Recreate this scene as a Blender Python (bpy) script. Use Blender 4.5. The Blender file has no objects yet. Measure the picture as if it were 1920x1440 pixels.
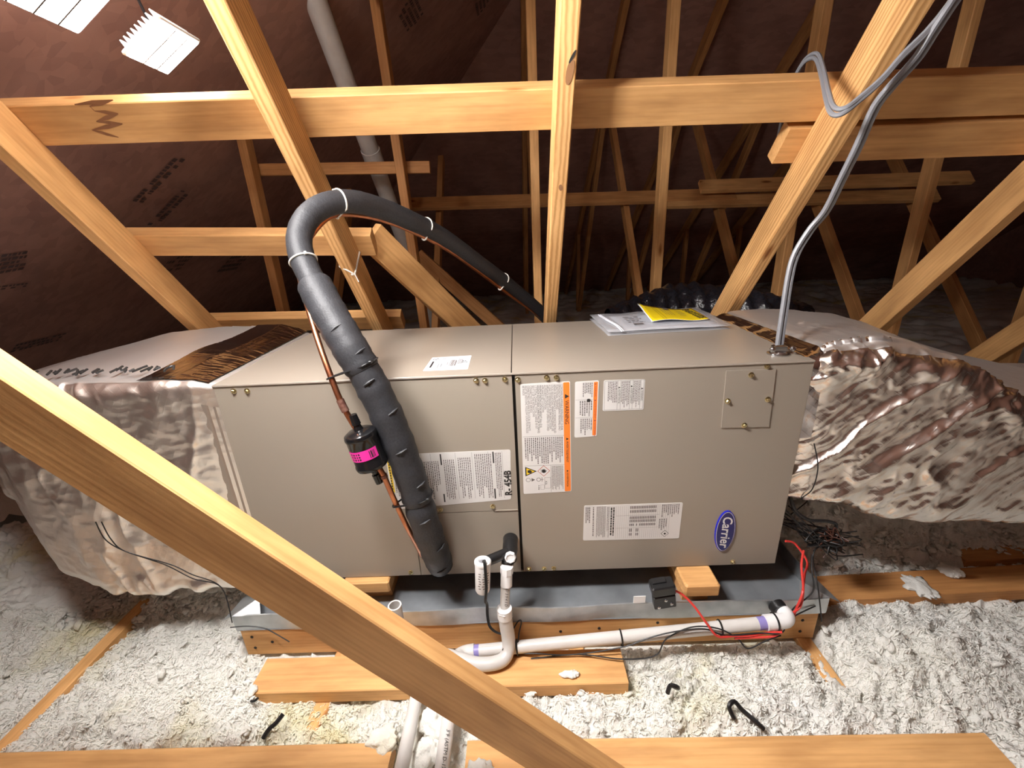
import bpy, math, random
import numpy as np
from mathutils import Vector, Matrix

S = bpy.context.scene
COL = S.collection
random.seed(7)
RNG = np.random.default_rng(7)

# ------------------------------------------------------------------ camera, world, exposure
cam_d = bpy.data.cameras.new('camera')
cam = bpy.data.objects.new('camera', cam_d)
COL.objects.link(cam)
cam_d.sensor_width = 36.0
cam_d.lens = 819.7 / 1920.0 * 36.0
cam_d.clip_start = 0.02
_p, _y, _r = math.radians(19.77), math.radians(1.19), math.radians(-2.78)
_right = Vector((math.cos(_y), math.sin(_y), 0))
_fwd = Vector((-math.sin(_y) * math.cos(_p), math.cos(_y) * math.cos(_p), -math.sin(_p)))
_up = _right.cross(_fwd)
_r2 = _right * math.cos(_r) + _up * math.sin(_r)
_u2 = -_right * math.sin(_r) + _up * math.cos(_r)
_m = Matrix((_r2, _u2, -_fwd)).transposed().to_4x4()
_m.translation = Vector((0.7028, -0.933, 0.8704))
cam.matrix_world = _m
S.camera = cam

w = bpy.data.worlds.new('attic_air')
S.world = w
w.use_nodes = True
w.node_tree.nodes['Background'].inputs[0].default_value = (0.9, 0.75, 0.6, 1)
w.node_tree.nodes['Background'].inputs[1].default_value = 0.0
S.view_settings.view_transform = 'Standard'
S.view_settings.look = 'None'
S.view_settings.gamma = 1.0
S.view_settings.use_curve_mapping = False
S.view_settings.exposure = 0.45
LED_STRENGTH = 30.0
LED_STRENGTH_REAR = 32.0
LED_STRENGTH_ADDED_TOP = 200.0
LED_STRENGTH_ADDED_HUB = 205.0
LED_STRENGTH_ADDED_SIDE = 165.0
LED_COLOR = (1.0, 0.968, 0.945)

# ------------------------------------------------------------------ object helpers
def link(o, parent=None):
    COL.objects.link(o)
    if parent is not None:
        o.parent = parent
        o.matrix_parent_inverse = parent.matrix_world.inverted() if parent.type != 'EMPTY' else Matrix.Translation(-parent.location)
    return o

def tag(o, label=None, cat=None, group=None, kind=None):
    if label: o['label'] = label
    if cat: o['category'] = cat
    if group: o['group'] = group
    if kind: o['kind'] = kind
    return o

def thing(name, loc, label, cat, group=None):
    o = bpy.data.objects.new(name, None)
    COL.objects.link(o)
    o.empty_display_size = 0.05
    o.location = loc
    return tag(o, label, cat, group)

class MB:
    """collects vertices and faces, links them as one mesh object"""
    def __init__(s): s.v = []; s.f = []
    def add(s, vs, fs):
        b = len(s.v); s.v += [tuple(p) for p in vs]; s.f += [tuple(i + b for i in f) for f in fs]
        return s
    def box(s, c, d, ax=None, bev=0.0):
        c = Vector(c); hx, hy, hz = d[0] / 2, d[1] / 2, d[2] / 2
        A = ax if ax else (Vector((1, 0, 0)), Vector((0, 1, 0)), Vector((0, 0, 1)))
        if bev <= 0:
            vs = [c + A[0] * (hx * i) + A[1] * (hy * j) + A[2] * (hz * k) for i in (-1, 1) for j in (-1, 1) for k in (-1, 1)]
            return s.add(vs, [(0, 1, 3, 2), (4, 6, 7, 5), (0, 4, 5, 1), (2, 3, 7, 6), (0, 2, 6, 4), (1, 5, 7, 3)])
        b = min(bev, hx * .9, hy * .9, hz * .9)
        rings = []
        for (zz, ins) in ((-hz, b), (-hz + b, 0), (hz - b, 0), (hz, b)):
            X, Y = hx - ins, hy - ins
            pts = [(-X + b, -Y), (X - b, -Y), (X, -Y + b), (X, Y - b), (X - b, Y), (-X + b, Y), (-X, Y - b), (-X, -Y + b)]
            rings.append([c + A[0] * p[0] + A[1] * p[1] + A[2] * zz for p in pts])
        vs = [p for r_ in rings for p in r_]; fs = []
        for k in range(3):
            for i in range(8):
                j = (i + 1) % 8
                fs.append((k * 8 + i, k * 8 + j, k * 8 + 8 + j, k * 8 + 8 + i))
        fs.append(tuple(range(7, -1, -1))); fs.append(tuple(range(24, 32)))
        return s.add(vs, fs)
    def tube(s, pts, r, n=10, cap=True, spin=0.0):
        pts = [Vector(p) for p in pts]
        rs = r if hasattr(r, '__len__') else [r] * len(pts)
        T = []
        for i in range(len(pts)):
            a = pts[max(0, i - 1)]; b = pts[min(len(pts) - 1, i + 1)]
            T.append((b - a).normalized())
        N = T[0].orthogonal().normalized()
        vs = []; fs = []
        for i, p in enumerate(pts):
            if i:
                N = (N - T[i] * N.dot(T[i])).normalized()
            B = T[i].cross(N)
            for k in range(n):
                a = 2 * math.pi * k / n + spin
                vs.append(p + (N * math.cos(a) + B * math.sin(a)) * rs[i])
        for i in range(len(pts) - 1):
            for k in range(n):
                j = (k + 1) % n
                fs.append((i * n + k, i * n + j, (i + 1) * n + j, (i + 1) * n + k))
        if cap:
            fs.append(tuple(range(n - 1, -1, -1)))
            fs.append(tuple(range((len(pts) - 1) * n, len(pts) * n)))
        return s.add(vs, fs)
    def lathe(s, o, axis, prof, n=24):
        """prof: (distance along axis, radius)"""
        axis = Vector(axis).normalized()
        N = axis.orthogonal().normalized(); B = axis.cross(N); o = Vector(o)
        vs = []; fs = []
        for (t, r) in prof:
            for k in range(n):
                a = 2 * math.pi * k / n
                vs.append(o + axis * t + (N * math.cos(a) + B * math.sin(a)) * max(r, 1e-5))
        for i in range(len(prof) - 1):
            for k in range(n):
                j = (k + 1) % n
                fs.append((i * n + k, i * n + j, (i + 1) * n + j, (i + 1) * n + k))
        return s.add(vs, fs)
    def build(s, name, m, parent=None, smooth=False):
        me = bpy.data.meshes.new(name)
        me.from_pydata(s.v, [], s.f)
        me.materials.append(m)
        if smooth:
            me.polygons.foreach_set('use_smooth', [True] * len(me.polygons))
            try: me.set_sharp_from_angle(angle=math.radians(40))
            except Exception: pass
        me.update()
        o = bpy.data.objects.new(name, me)
        return link(o, parent)

def np_mesh(name, V, F, m, parent=None, smooth=True):
    """fast mesh from numpy: V (n,3), F (k,3|4)"""
    me = bpy.data.meshes.new(name)
    k = F.shape[1]
    me.vertices.add(len(V)); me.vertices.foreach_set('co', np.ascontiguousarray(V, dtype=np.float32).ravel())
    me.loops.add(F.size); me.loops.foreach_set('vertex_index', np.ascontiguousarray(F, dtype=np.int32).ravel())
    me.polygons.add(len(F)); me.polygons.foreach_set('loop_start', np.arange(0, F.size, k, dtype=np.int32))
    me.polygons.foreach_set('use_smooth', np.full(len(F), smooth, dtype=bool))
    me.update(calc_edges=True)
    me.materials.append(m)
    return link(bpy.data.objects.new(name, me), parent)

def spline(pts, per=8):
    """Catmull-Rom through pts"""
    P = [Vector(p) for p in pts]; out = []
    for i in range(len(P) - 1):
        p0 = P[max(0, i - 1)]; p1 = P[i]; p2 = P[i + 1]; p3 = P[min(len(P) - 1, i + 2)]
        for k in range(per):
            t = k / per
            out.append(0.5 * ((2 * p1) + (p2 - p0) * t + (2 * p0 - 5 * p1 + 4 * p2 - p3) * t * t + (3 * p1 - p0 - 3 * p2 + p3) * t ** 3))
    out.append(P[-1])
    return out

# ------------------------------------------------------------------ numpy noise
def vnoise(P, seed=0):
    P = np.asarray(P, float)
    I = np.floor(P).astype(np.int64); f = P - I; f = f * f * (3 - 2 * f)
    def h(a, b, c):
        n = (a * 374761393 + b * 668265263 + c * 2147483647 + seed * 974634777) & 0xffffffff
        n = ((n ^ (n >> 13)) * 1274126177) & 0xffffffff
        n = n ^ (n >> 16)
        return (n & 0xffff) / 65535.0
    x, y, z = I[..., 0], I[..., 1], I[..., 2]; u, v, w_ = f[..., 0], f[..., 1], f[..., 2]
    def L(a, b, t): return a + (b - a) * t
    return L(L(L(h(x, y, z), h(x + 1, y, z), u), L(h(x, y + 1, z), h(x + 1, y + 1, z), u), v),
             L(L(h(x, y, z + 1), h(x + 1, y, z + 1), u), L(h(x, y + 1, z + 1), h(x + 1, y + 1, z + 1), u), v), w_) * 2 - 1

def fbm(P, oct=4, seed=0, gain=.5):
    a = 1; s = 0; P = np.asarray(P, float)
    for i in range(oct):
        s = s + a * vnoise(P * 2 ** i, seed + i * 17); a *= gain
    return s

# ------------------------------------------------------------------ materials
def mat(name, color, rough=0.5, metal=0.0, spec=0.5):
    m = bpy.data.materials.new(name); m.use_nodes = True
    b = m.node_tree.nodes['Principled BSDF']
    b.inputs['Base Color'].default_value = (*color, 1)
    b.inputs['Roughness'].default_value = rough
    b.inputs['Metallic'].default_value = metal
    b.inputs['Specular IOR Level'].default_value = spec
    return m

def N(m, t): return m.node_tree.nodes.new(t)
def K(m, a, b): m.node_tree.links.new(a, b)
def ramp(m, stops):
    r = N(m, 'ShaderNodeValToRGB'); e = r.color_ramp.elements
    e[0].position, e[0].color = stops[0][0], (*stops[0][1], 1)
    e[1].position, e[1].color = stops[-1][0], (*stops[-1][1], 1)
    for p, c in stops[1:-1]:
        x = e.new(p); x.color = (*c, 1)
    return r

def noisy(name, c0, c1, scale=30, rough=.5, metal=0, bump=0.0, detail=6, spec=.5, rough2=None):
    m = mat(name, c0, rough, metal, spec); b = m.node_tree.nodes['Principled BSDF']
    tc = N(m, 'ShaderNodeTexCoord'); n = N(m, 'ShaderNodeTexNoise')
    n.inputs['Scale'].default_value = scale; n.inputs['Detail'].default_value = detail
    K(m, tc.outputs['Object'], n.inputs['Vector'])
    r = ramp(m, [(.3, c0), (.7, c1)]); K(m, n.outputs['Fac'], r.inputs['Fac']); K(m, r.outputs['Color'], b.inputs['Base Color'])
    if rough2 is not None:
        mr = N(m, 'ShaderNodeMapRange'); K(m, n.outputs['Fac'], mr.inputs['Value'])
        mr.inputs['From Min'].default_value = .3; mr.inputs['From Max'].default_value = .7
        mr.inputs['To Min'].default_value = rough; mr.inputs['To Max'].default_value = rough2
        K(m, mr.outputs['Result'], b.inputs['Roughness'])
    if bump:
        bp = N(m, 'ShaderNodeBump'); bp.inputs['Strength'].default_value = 1; bp.inputs['Distance'].default_value = bump
        K(m, n.outputs['Fac'], bp.inputs['Height']); K(m, bp.outputs['Normal'], b.inputs['Normal'])
    return m

def wood(name, light, mid, dark, ring=55.0, contrast=.5):
    """pine: growth rings round an axis along local X, knots, per-timber tint"""
    m = mat(name, mid, .62, 0, .3); b = m.node_tree.nodes['Principled BSDF']
    tc = N(m, 'ShaderNodeTexCoord'); oi = N(m, 'ShaderNodeObjectInfo')
    off = N(m, 'ShaderNodeVectorMath'); off.operation = 'MULTIPLY'; off.inputs[1].default_value = (7.0, 0.11, 0.09)
    cmb = N(m, 'ShaderNodeCombineXYZ')
    for i in range(3): K(m, oi.outputs['Random'], cmb.inputs[i])
    K(m, cmb.outputs[0], off.inputs[0])
    ad = N(m, 'ShaderNodeVectorMath'); K(m, tc.outputs['Object'], ad.inputs[0]); K(m, off.outputs[0], ad.inputs[1])
    ad2 = N(m, 'ShaderNodeVectorMath'); K(m, ad.outputs[0], ad2.inputs[0]); ad2.inputs[1].default_value = (0, 0.012, 0.05)
    mp = N(m, 'ShaderNodeMapping'); mp.inputs['Scale'].default_value = (0.55, 6, 6); K(m, ad2.outputs[0], mp.inputs['Vector'])
    wn = N(m, 'ShaderNodeTexNoise'); wn.inputs['Scale'].default_value = 2.2; wn.inputs['Detail'].default_value = 3; K(m, mp.outputs[0], wn.inputs['Vector'])
    sc = N(m, 'ShaderNodeVectorMath'); sc.operation = 'SCALE'; sc.inputs['Scale'].default_value = 0.03; K(m, wn.outputs['Color'], sc.inputs[0])
    ws = N(m, 'ShaderNodeVectorMath'); K(m, ad2.outputs[0], ws.inputs[0]); K(m, sc.outputs[0], ws.inputs[1])
    wv = N(m, 'ShaderNodeTexWave'); wv.wave_type = 'RINGS'; wv.rings_direction = 'X'
    wv.inputs['Scale'].default_value = ring; wv.inputs['Distortion'].default_value = 1.2; wv.inputs['Detail'].default_value = 2
    K(m, ws.outputs[0], wv.inputs['Vector'])
    fn = N(m, 'ShaderNodeTexNoise'); fn.inputs['Scale'].default_value = 1.0; fn.inputs['Detail'].default_value = 5
    mp2 = N(m, 'ShaderNodeMapping'); mp2.inputs['Scale'].default_value = (6, 160, 160); K(m, ad.outputs[0], mp2.inputs['Vector']); K(m, mp2.outputs[0], fn.inputs['Vector'])
    mx = N(m, 'ShaderNodeMix'); mx.data_type = 'FLOAT'; mx.inputs[0].default_value = 1 - contrast
    K(m, wv.outputs['Fac'], mx.inputs[2]); K(m, fn.outputs['Fac'], mx.inputs[3])
    r = ramp(m, [(.05, light), (.5, mid), (.98, dark)]); K(m, mx.outputs[0], r.inputs['Fac'])
    # blotches
    bn = N(m, 'ShaderNodeTexNoise'); bn.inputs['Scale'].default_value = 1; bn.inputs['Detail'].default_value = 4
    mp3 = N(m, 'ShaderNodeMapping'); mp3.inputs['Scale'].default_value = (5, 22, 22); K(m, ad.outputs[0], mp3.inputs['Vector']); K(m, mp3.outputs[0], bn.inputs['Vector'])
    br = ramp(m, [(.35, (.80, .74, .68)), (.62, (1.06, 1.04, 1.0))]); K(m, bn.outputs['Fac'], br.inputs['Fac'])
    mul = N(m, 'ShaderNodeMix'); mul.data_type = 'RGBA'; mul.blend_type = 'MULTIPLY'; mul.inputs[0].default_value = 1
    K(m, r.outputs['Color'], mul.inputs[6]); K(m, br.outputs['Color'], mul.inputs[7])
    # knots
    mp4 = N(m, 'ShaderNodeMapping'); mp4.inputs['Scale'].default_value = (3.2, 11, 11); K(m, ad.outputs[0], mp4.inputs['Vector'])
    vo = N(m, 'ShaderNodeTexVoronoi'); vo.inputs['Scale'].default_value = 1; vo.inputs['Randomness'].default_value = 1; K(m, mp4.outputs[0], vo.inputs['Vector'])
    kr = ramp(m, [(.0, (.22, .12, .07)), (.06, (.38, .22, .12)), (.085, (.62, .48, .36)), (.13, (1, 1, 1))]); K(m, vo.outputs['Distance'], kr.inputs['Fac'])
    mul2 = N(m, 'ShaderNodeMix'); mul2.data_type = 'RGBA'; mul2.blend_type = 'MULTIPLY'; mul2.inputs[0].default_value = .9
    K(m, mul.outputs[2], mul2.inputs[6]); K(m, kr.outputs['Color'], mul2.inputs[7])
    hs = N(m, 'ShaderNodeHueSaturation'); K(m, mul2.outputs[2], hs.inputs['Color'])
    mr = N(m, 'ShaderNodeMapRange'); K(m, oi.outputs['Random'], mr.inputs['Value']); mr.inputs['To Min'].default_value = .9; mr.inputs['To Max'].default_value = 1.08
    K(m, mr.outputs[0], hs.inputs['Value'])
    K(m, hs.outputs['Color'], b.inputs['Base Color'])
    bu = N(m, 'ShaderNodeBump'); bu.inputs['Distance'].default_value = .0006; bu.inputs['Strength'].default_value = .6
    K(m, mx.outputs[0], bu.inputs['Height']); K(m, bu.outputs['Normal'], b.inputs['Normal'])
    return m

M = {}
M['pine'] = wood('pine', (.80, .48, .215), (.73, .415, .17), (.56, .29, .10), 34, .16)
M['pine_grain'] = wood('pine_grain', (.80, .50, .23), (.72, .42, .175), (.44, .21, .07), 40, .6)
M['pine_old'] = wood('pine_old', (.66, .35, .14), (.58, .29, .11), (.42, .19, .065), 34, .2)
M['cabinet'] = mat('cabinet_paint', (.325, .280, .230), .28)
M['cabinet_edge'] = mat('cabinet_edge', (.36, .31, .26), .3)
M['gap'] = mat('gap_dark', (.02, .018, .016), .8)
M['zinc'] = mat('zinc_screw', (.72, .62, .36), .28, 1)
M['steel'] = mat('bright_steel', (.62, .64, .66), .25, 1)
M['galv'] = noisy('galvanised', (.40, .43, .45), (.58, .61, .63), 22, .38, .85, 0, 5, .5, .5)
M['pvc'] = noisy('white_pvc', (.62, .59, .56), (.68, .66, .63), 25, .35)
M['pvc_cap'] = mat('white_fitting', (.86, .86, .86), .35)
M['primer'] = mat('purple_primer', (.28, .24, .55), .4)
M['black'] = mat('black_plastic', (.012, .012, .013), .35)
M['black_wire'] = mat('black_wire', (.012, .011, .011), .5)
M['red_wire'] = mat('red_wire', (.70, .05, .04), .4)
M['foam'] = noisy('black_foam', (.020, .021, .025), (.034, .035, .040), 260, .55, 0, .0006, 3)
M['copper'] = noisy('copper', (.62, .27, .14), (.45, .17, .09), 35, .35, 1, 0, 4)
M['braze'] = noisy('brazed_copper', (.20, .08, .06), (.40, .22, .17), 120, .5, .8)
M['gloss_black'] = mat('gloss_black_paint', (.008, .008, .009), .15)
M['pink'] = mat('pink_label', (.85, .035, .38), .4)
M['white_tie'] = mat('natural_nylon', (.82, .79, .72), .4)
M['grey_cable'] = mat('grey_cable', (.24, .245, .265), .38)
M['paper'] = mat('label_paper', (.72, .70, .68), .45)
M['paper_white'] = mat('white_paper', (.80, .82, .88), .5)
M['orange'] = mat('orange_print', (.95, .24, .03), .45)
M['ink'] = mat('black_ink', (.025, .023, .022), .5)
M['ink_soft'] = mat('grey_ink', (.16, .14, .135), .5)
M['yellow'] = mat('yellow_paper', (.88, .66, .01), .5)
M['yellow_print'] = mat('yellow_print', (.90, .62, .03), .5)
M['red_print'] = mat('red_print', (.5, .08, .05), .5)
M['blue'] = mat('badge_blue', (.012, .016, .13), .25)
M['blue_edge'] = mat('badge_blue_edge', (.015, .02, .45), .25)
M['badge_white'] = mat('badge_white', (.72, .72, .74), .3)
M['collar'] = mat('collar_metal', (.36, .30, .25), .35, .6)
M['led_frame'] = mat('led_frame', (.78, .80, .82), .35)
M['deck'] = None

def deck_mat():
    m = mat('roof_sheathing', (.2, .1, .06), .75, 0, .25); b = m.node_tree.nodes['Principled BSDF']
    tc = N(m, 'ShaderNodeTexCoord')
    mp = N(m, 'ShaderNodeMapping'); mp.inputs['Scale'].default_value = (16, 34, 34); mp.inputs['Rotation'].default_value = (0, 0, .5)
    K(m, tc.outputs['Object'], mp.inputs['Vector'])
    v = N(m, 'ShaderNodeTexVoronoi'); v.inputs['Scale'].default_value = 1; K(m, mp.outputs[0], v.inputs['Vector'])
    n = N(m, 'ShaderNodeTexNoise'); n.inputs['Scale'].default_value = 4; n.inputs['Detail'].default_value = 6; K(m, tc.outputs['Object'], n.inputs['Vector'])
    sp = N(m, 'ShaderNodeSeparateColor'); K(m, v.outputs['Color'], sp.inputs[0])
    mx = N(m, 'ShaderNodeMix'); mx.data_type = 'FLOAT'; mx.inputs[0].default_value = .8
    K(m, sp.outputs[0], mx.inputs[2]); K(m, n.outputs['Fac'], mx.inputs[3])
    r = ramp(m, [(.25, (.31, .165, .135)), (.55, (.43, .235, .185)), (.85, (.54, .30, .23))])
    K(m, mx.outputs[0], r.inputs['Fac']); K(m, r.outputs['Color'], b.inputs['Base Color'])
    return m
M['deck'] = deck_mat()

def foil_mat(name, base, rough, scrim=0.0, crinkle=.004, cs=38, stretch=(1, 1, 1), rot=0.0):
    """aluminium foil facing: creases stretched along a fold direction, fine reinforcing threads"""
    m = mat(name, base, rough, 1.0); b = m.node_tree.nodes['Principled BSDF']
    tc = N(m, 'ShaderNodeTexCoord')
    rt = N(m, 'ShaderNodeMapping'); rt.inputs['Rotation'].default_value = (0, rot, 0); K(m, tc.outputs['Object'], rt.inputs['Vector'])
    st = N(m, 'ShaderNodeMapping'); st.inputs['Scale'].default_value = stretch; K(m, rt.outputs[0], st.inputs['Vector'])
    wn = N(m, 'ShaderNodeTexNoise'); wn.inputs['Scale'].default_value = 6; wn.inputs['Detail'].default_value = 3; K(m, tc.outputs['Object'], wn.inputs['Vector'])
    sc = N(m, 'ShaderNodeVectorMath'); sc.operation = 'SCALE'; sc.inputs['Scale'].default_value = .14; K(m, wn.outputs['Color'], sc.inputs[0])
    ad = N(m, 'ShaderNodeVectorMath'); K(m, st.outputs[0], ad.inputs[0]); K(m, sc.outputs[0], ad.inputs[1])
    v = N(m, 'ShaderNodeTexVoronoi'); v.feature = 'F1'; v.inputs['Scale'].default_value = cs; K(m, ad.outputs[0], v.inputs['Vector'])
    n = N(m, 'ShaderNodeTexNoise'); n.noise_type = 'RIDGED_MULTIFRACTAL'; n.inputs['Scale'].default_value = cs * .45; n.inputs['Detail'].default_value = 4; K(m, ad.outputs[0], n.inputs['Vector'])
    a1 = N(m, 'ShaderNodeMath'); a1.operation = 'MULTIPLY_ADD'; a1.inputs[1].default_value = .6; K(m, v.outputs['Distance'], a1.inputs[0])
    a0 = N(m, 'ShaderNodeMath'); a0.operation = 'MULTIPLY'; a0.inputs[1].default_value = .35; K(m, n.outputs['Fac'], a0.inputs[0]); K(m, a0.outputs[0], a1.inputs[2])
    last = a1.outputs[0]
    if scrim > 0:
        for ro in (.9, -.5):
            mp = N(m, 'ShaderNodeMapping'); mp.inputs['Rotation'].default_value = (0, ro, 0); K(m, tc.outputs['Object'], mp.inputs['Vector'])
            wv = N(m, 'ShaderNodeTexWave'); wv.wave_type = 'BANDS'; wv.bands_direction = 'X'; wv.inputs['Scale'].default_value = 22; wv.inputs['Distortion'].default_value = .3
            K(m, mp.outputs[0], wv.inputs['Vector'])
            gt = N(m, 'ShaderNodeMath'); gt.operation = 'POWER'; gt.inputs[1].default_value = 40; K(m, wv.outputs['Fac'], gt.inputs[0])
            a2 = N(m, 'ShaderNodeMath'); a2.operation = 'MULTIPLY_ADD'; a2.inputs[1].default_value = scrim; K(m, gt.outputs[0], a2.inputs[0]); K(m, last, a2.inputs[2])
            last = a2.outputs[0]
    bu = N(m, 'ShaderNodeBump'); bu.inputs['Strength'].default_value = 1; bu.inputs['Distance'].default_value = crinkle
    K(m, last, bu.inputs['Height']); K(m, bu.outputs['Normal'], b.inputs['Normal'])
    return m
M['foil'] = foil_mat('duct_foil', (.90, .84, .78), .27, .05, .0018, 44, (.30, 1, 1.6), .75)
M['foil_left'] = foil_mat('plenum_foil', (.92, .87, .81), .38, .05, .0016, 40, (.8, 1, 1.6), 0)
M['foil_smooth'] = foil_mat('duct_foil_smooth', (.86, .84, .82), .55, .0, .0010, 9)
M['foil_tape'] = foil_mat('foil_tape', (.66, .63, .62), .14, .08, .0012, 22)

def fluff_mat():
    m = mat('blown_fibreglass', (.8, .8, .72), .95, 0, .05); b = m.node_tree.nodes['Principled BSDF']
    tc = N(m, 'ShaderNodeTexCoord')
    n = N(m, 'ShaderNodeTexNoise'); n.inputs['Scale'].default_value = 3.2; n.inputs['Detail'].default_value = 5; K(m, tc.outputs['Object'], n.inputs['Vector'])
    r = ramp(m, [(.30, (.84, .76, .46)), (.37, (.89, .86, .70)), (.45, (.93, .92, .86)), (.75, (.94, .935, .90))])
    K(m, n.outputs['Fac'], r.inputs['Fac']); K(m, r.outputs['Color'], b.inputs['Base Color'])
    n2 = N(m, 'ShaderNodeTexNoise'); n2.inputs['Scale'].default_value = 240; n2.inputs['Detail'].default_value = 4; K(m, tc.outputs['Object'], n2.inputs['Vector'])
    bu = N(m, 'ShaderNodeBump'); bu.inputs['Distance'].default_value = .003; bu.inputs['Strength'].default_value = .7
    K(m, n2.outputs['Fac'], bu.inputs['Height']); K(m, bu.outputs['Normal'], b.inputs['Normal'])
    tr = N(m, 'ShaderNodeBsdfTranslucent'); K(m, r.outputs['Color'], tr.inputs['Color']); K(m, bu.outputs['Normal'], tr.inputs['Normal'])
    mx = N(m, 'ShaderNodeMixShader'); mx.inputs[0].default_value = .22; K(m, b.outputs[0], mx.inputs[1]); K(m, tr.outputs[0], mx.inputs[2])
    K(m, mx.outputs[0], m.node_tree.nodes['Material Output'].inputs[0])
    return m
M['fluff'] = fluff_mat()

def emit(name, strength):
    m = bpy.data.materials.new(name); m.use_nodes = True
    m.node_tree.nodes.clear()
    e = m.node_tree.nodes.new('ShaderNodeEmission'); o = m.node_tree.nodes.new('ShaderNodeOutputMaterial')
    e.inputs[0].default_value = (*LED_COLOR, 1); e.inputs[1].default_value = strength
    m.node_tree.links.new(e.outputs[0], o.inputs[0])
    return m
M['led'] = emit('led_diffuser', LED_STRENGTH)
M['led_rear'] = emit('led_diffuser_rear', LED_STRENGTH_REAR)
M['added_led_top'] = emit('added_diffuser_top', LED_STRENGTH_ADDED_TOP)
M['added_led_side'] = emit('added_diffuser_side', LED_STRENGTH_ADDED_SIDE)
M['added_led_hub'] = emit('added_dome_glow', LED_STRENGTH_ADDED_HUB)

def film_mat():
    m = bpy.data.materials.new('clear_film'); m.use_nodes = True; nt = m.node_tree
    b = nt.nodes['Principled BSDF']; b.inputs['Base Color'].default_value = (.75, .76, .80, 1); b.inputs['Roughness'].default_value = .15
    t = nt.nodes.new('ShaderNodeBsdfTransparent'); mx = nt.nodes.new('ShaderNodeMixShader'); mx.inputs[0].default_value = .38
    nt.links.new(t.outputs[0], mx.inputs[1]); nt.links.new(b.outputs[0], mx.inputs[2])
    nt.links.new(mx.outputs[0], nt.nodes['Material Output'].inputs[0])
    return m
M['film'] = film_mat()

# ------------------------------------------------------------------ timber
def timber(name, p0, p1, a, b, adir, m='pine', parent=None, ends=(0, 0), chew=0.0):
    """sawn timber from p0 to p1, section a (along adir) by b; mesh local X runs along the grain"""
    p0, p1 = Vector(p0), Vector(p1)
    X = (p1 - p0).normalized(); A = Vector(adir); A = (A - X * A.dot(X)).normalized(); B = X.cross(A)
    L = (p1 - p0).length; c = 0.0022
    ha, hb = a / 2, b / 2
    sec = [(-ha + c, -hb), (ha - c, -hb), (ha, -hb + c), (ha, hb - c), (ha - c, hb), (-ha + c, hb), (-ha, hb - c), (-ha, -hb + c)]
    nseg = max(2, int(L / .25)); vs = []; fs = []
    for i in range(nseg + 1):
        x = L * i / nseg
        for (q, s_) in sec:
            xx = x
            if i == 0: xx += ends[0] * s_
            if i == nseg: xx += ends[1] * s_
            k = 1.0 + (random.uniform(-1, 1) * .004 if 0 < i < nseg else 0)
            vs.append((xx - L / 2, q * k, s_ * k))
    for i in range(nseg):
        for k in range(8):
            j = (k + 1) % 8
            fs.append((i * 8 + k, (i + 1) * 8 + k, (i + 1) * 8 + j, i * 8 + j))
    fs.append(tuple(range(8))); fs.append(tuple(range(nseg * 8 + 7, nseg * 8 - 1, -1)))
    me = bpy.data.meshes.new(name); me.from_pydata(vs, [], fs); me.materials.append(M[m]); me.update()
    o = bpy.data.objects.new(name, me)
    COL.objects.link(o)
    mw = Matrix((X, A, B)).transposed().to_4x4(); mw.translation = (p0 + p1) / 2
    if parent is not None:
        o.parent = parent
        o.matrix_parent_inverse = Matrix.Translation(-parent.location)
    o.matrix_basis = mw
    return o

# ------------------------------------------------------------------ the setting: roof, floor
def quadmesh(name, quads, m):
    mb = MB()
    for q in quads: mb.add(q, [tuple(range(len(q)))])
    return mb.build(name, m)
A_, B_ = (2.044, 1, 3.183), (7, 1, 3.183)
E1, E2 = (-2.427, 6.03, -.17), (7, 6.03, -.17)
E3, E4 = (-2.427, -4.03, -.17), (7, -4.03, -.17)
o = quadmesh('ceiling', [[A_, B_, E2, E1], [A_, E3, E4, B_], [A_, E1, E3]], M['deck']); tag(o, kind='structure')
so = o.modifiers.new('thickness', 'SOLIDIFY'); so.thickness = .012; so.offset = 1
CEIL = o
def hip_stamp(c, ux, cols, rows, w_, h_, seed):
    r = random.Random(seed); c = Vector(c); n_ = Vector((.6, 0, -.8)); X_ = Vector(ux).normalized(); Y_ = n_.cross(X_); mb = MB()
    for i in range(rows):
        u = -w_ / 2
        while u < w_ / 2:
            l = r.uniform(.006, .02); v = (i - rows / 2) * h_ / rows; t = h_ / rows * .62
            if r.random() > .18:
                mb.add([c + n_ * .003 + X_ * a_ + Y_ * b_ for a_, b_ in ((u, v), (u + l, v), (u + l, v + t), (u, v + t))], [(0, 1, 2, 3)])
            u += l + .005
    o = mb.build('stamp', M['stamp'], CEIL); o['kind'] = 'stuff'
M['stamp'] = mat('faded_stamp_ink', (.115, .07, .062), .8)
for k, (c_, ux_, rw, ww, hh) in enumerate((((-1.085, .655, .835), (.1, 1, .1), 5, .10, .12), ((-1.20, .72, .748), (0, 1, 0), 2, .14, .03), ((-1.585, 1.085, .459), (0, 1, 0), 3, .22, .07), ((-.72, .98, 1.108), (.8, .1, .6), 2, .24, .07), ((-.84, 1.16, 1.018), (.8, .1, .6), 2, .22, .08),
        ((-1.17, 1.56, .770), (0, 1, 0), 4, .16, .14), ((-1.225, 2.17, .730), (0, 1, 0), 4, .22, .18), ((.26, 1.60, 1.843), (0, 1, 0), 5, .20, .12), ((.577, 2.15, 2.08), (0, 1, 0), 4, .14, .10))):
    hip_stamp(c_, ux_, 1, rw, ww, hh, k)
o = quadmesh('wall_right', [[(7, -4.03, -.3), (7, 6.03, -.3), (7, 6.03, -.17), (7, 1, 3.183), (7, -4.03, -.17)]], M['deck']); tag(o, kind='structure')
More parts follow.
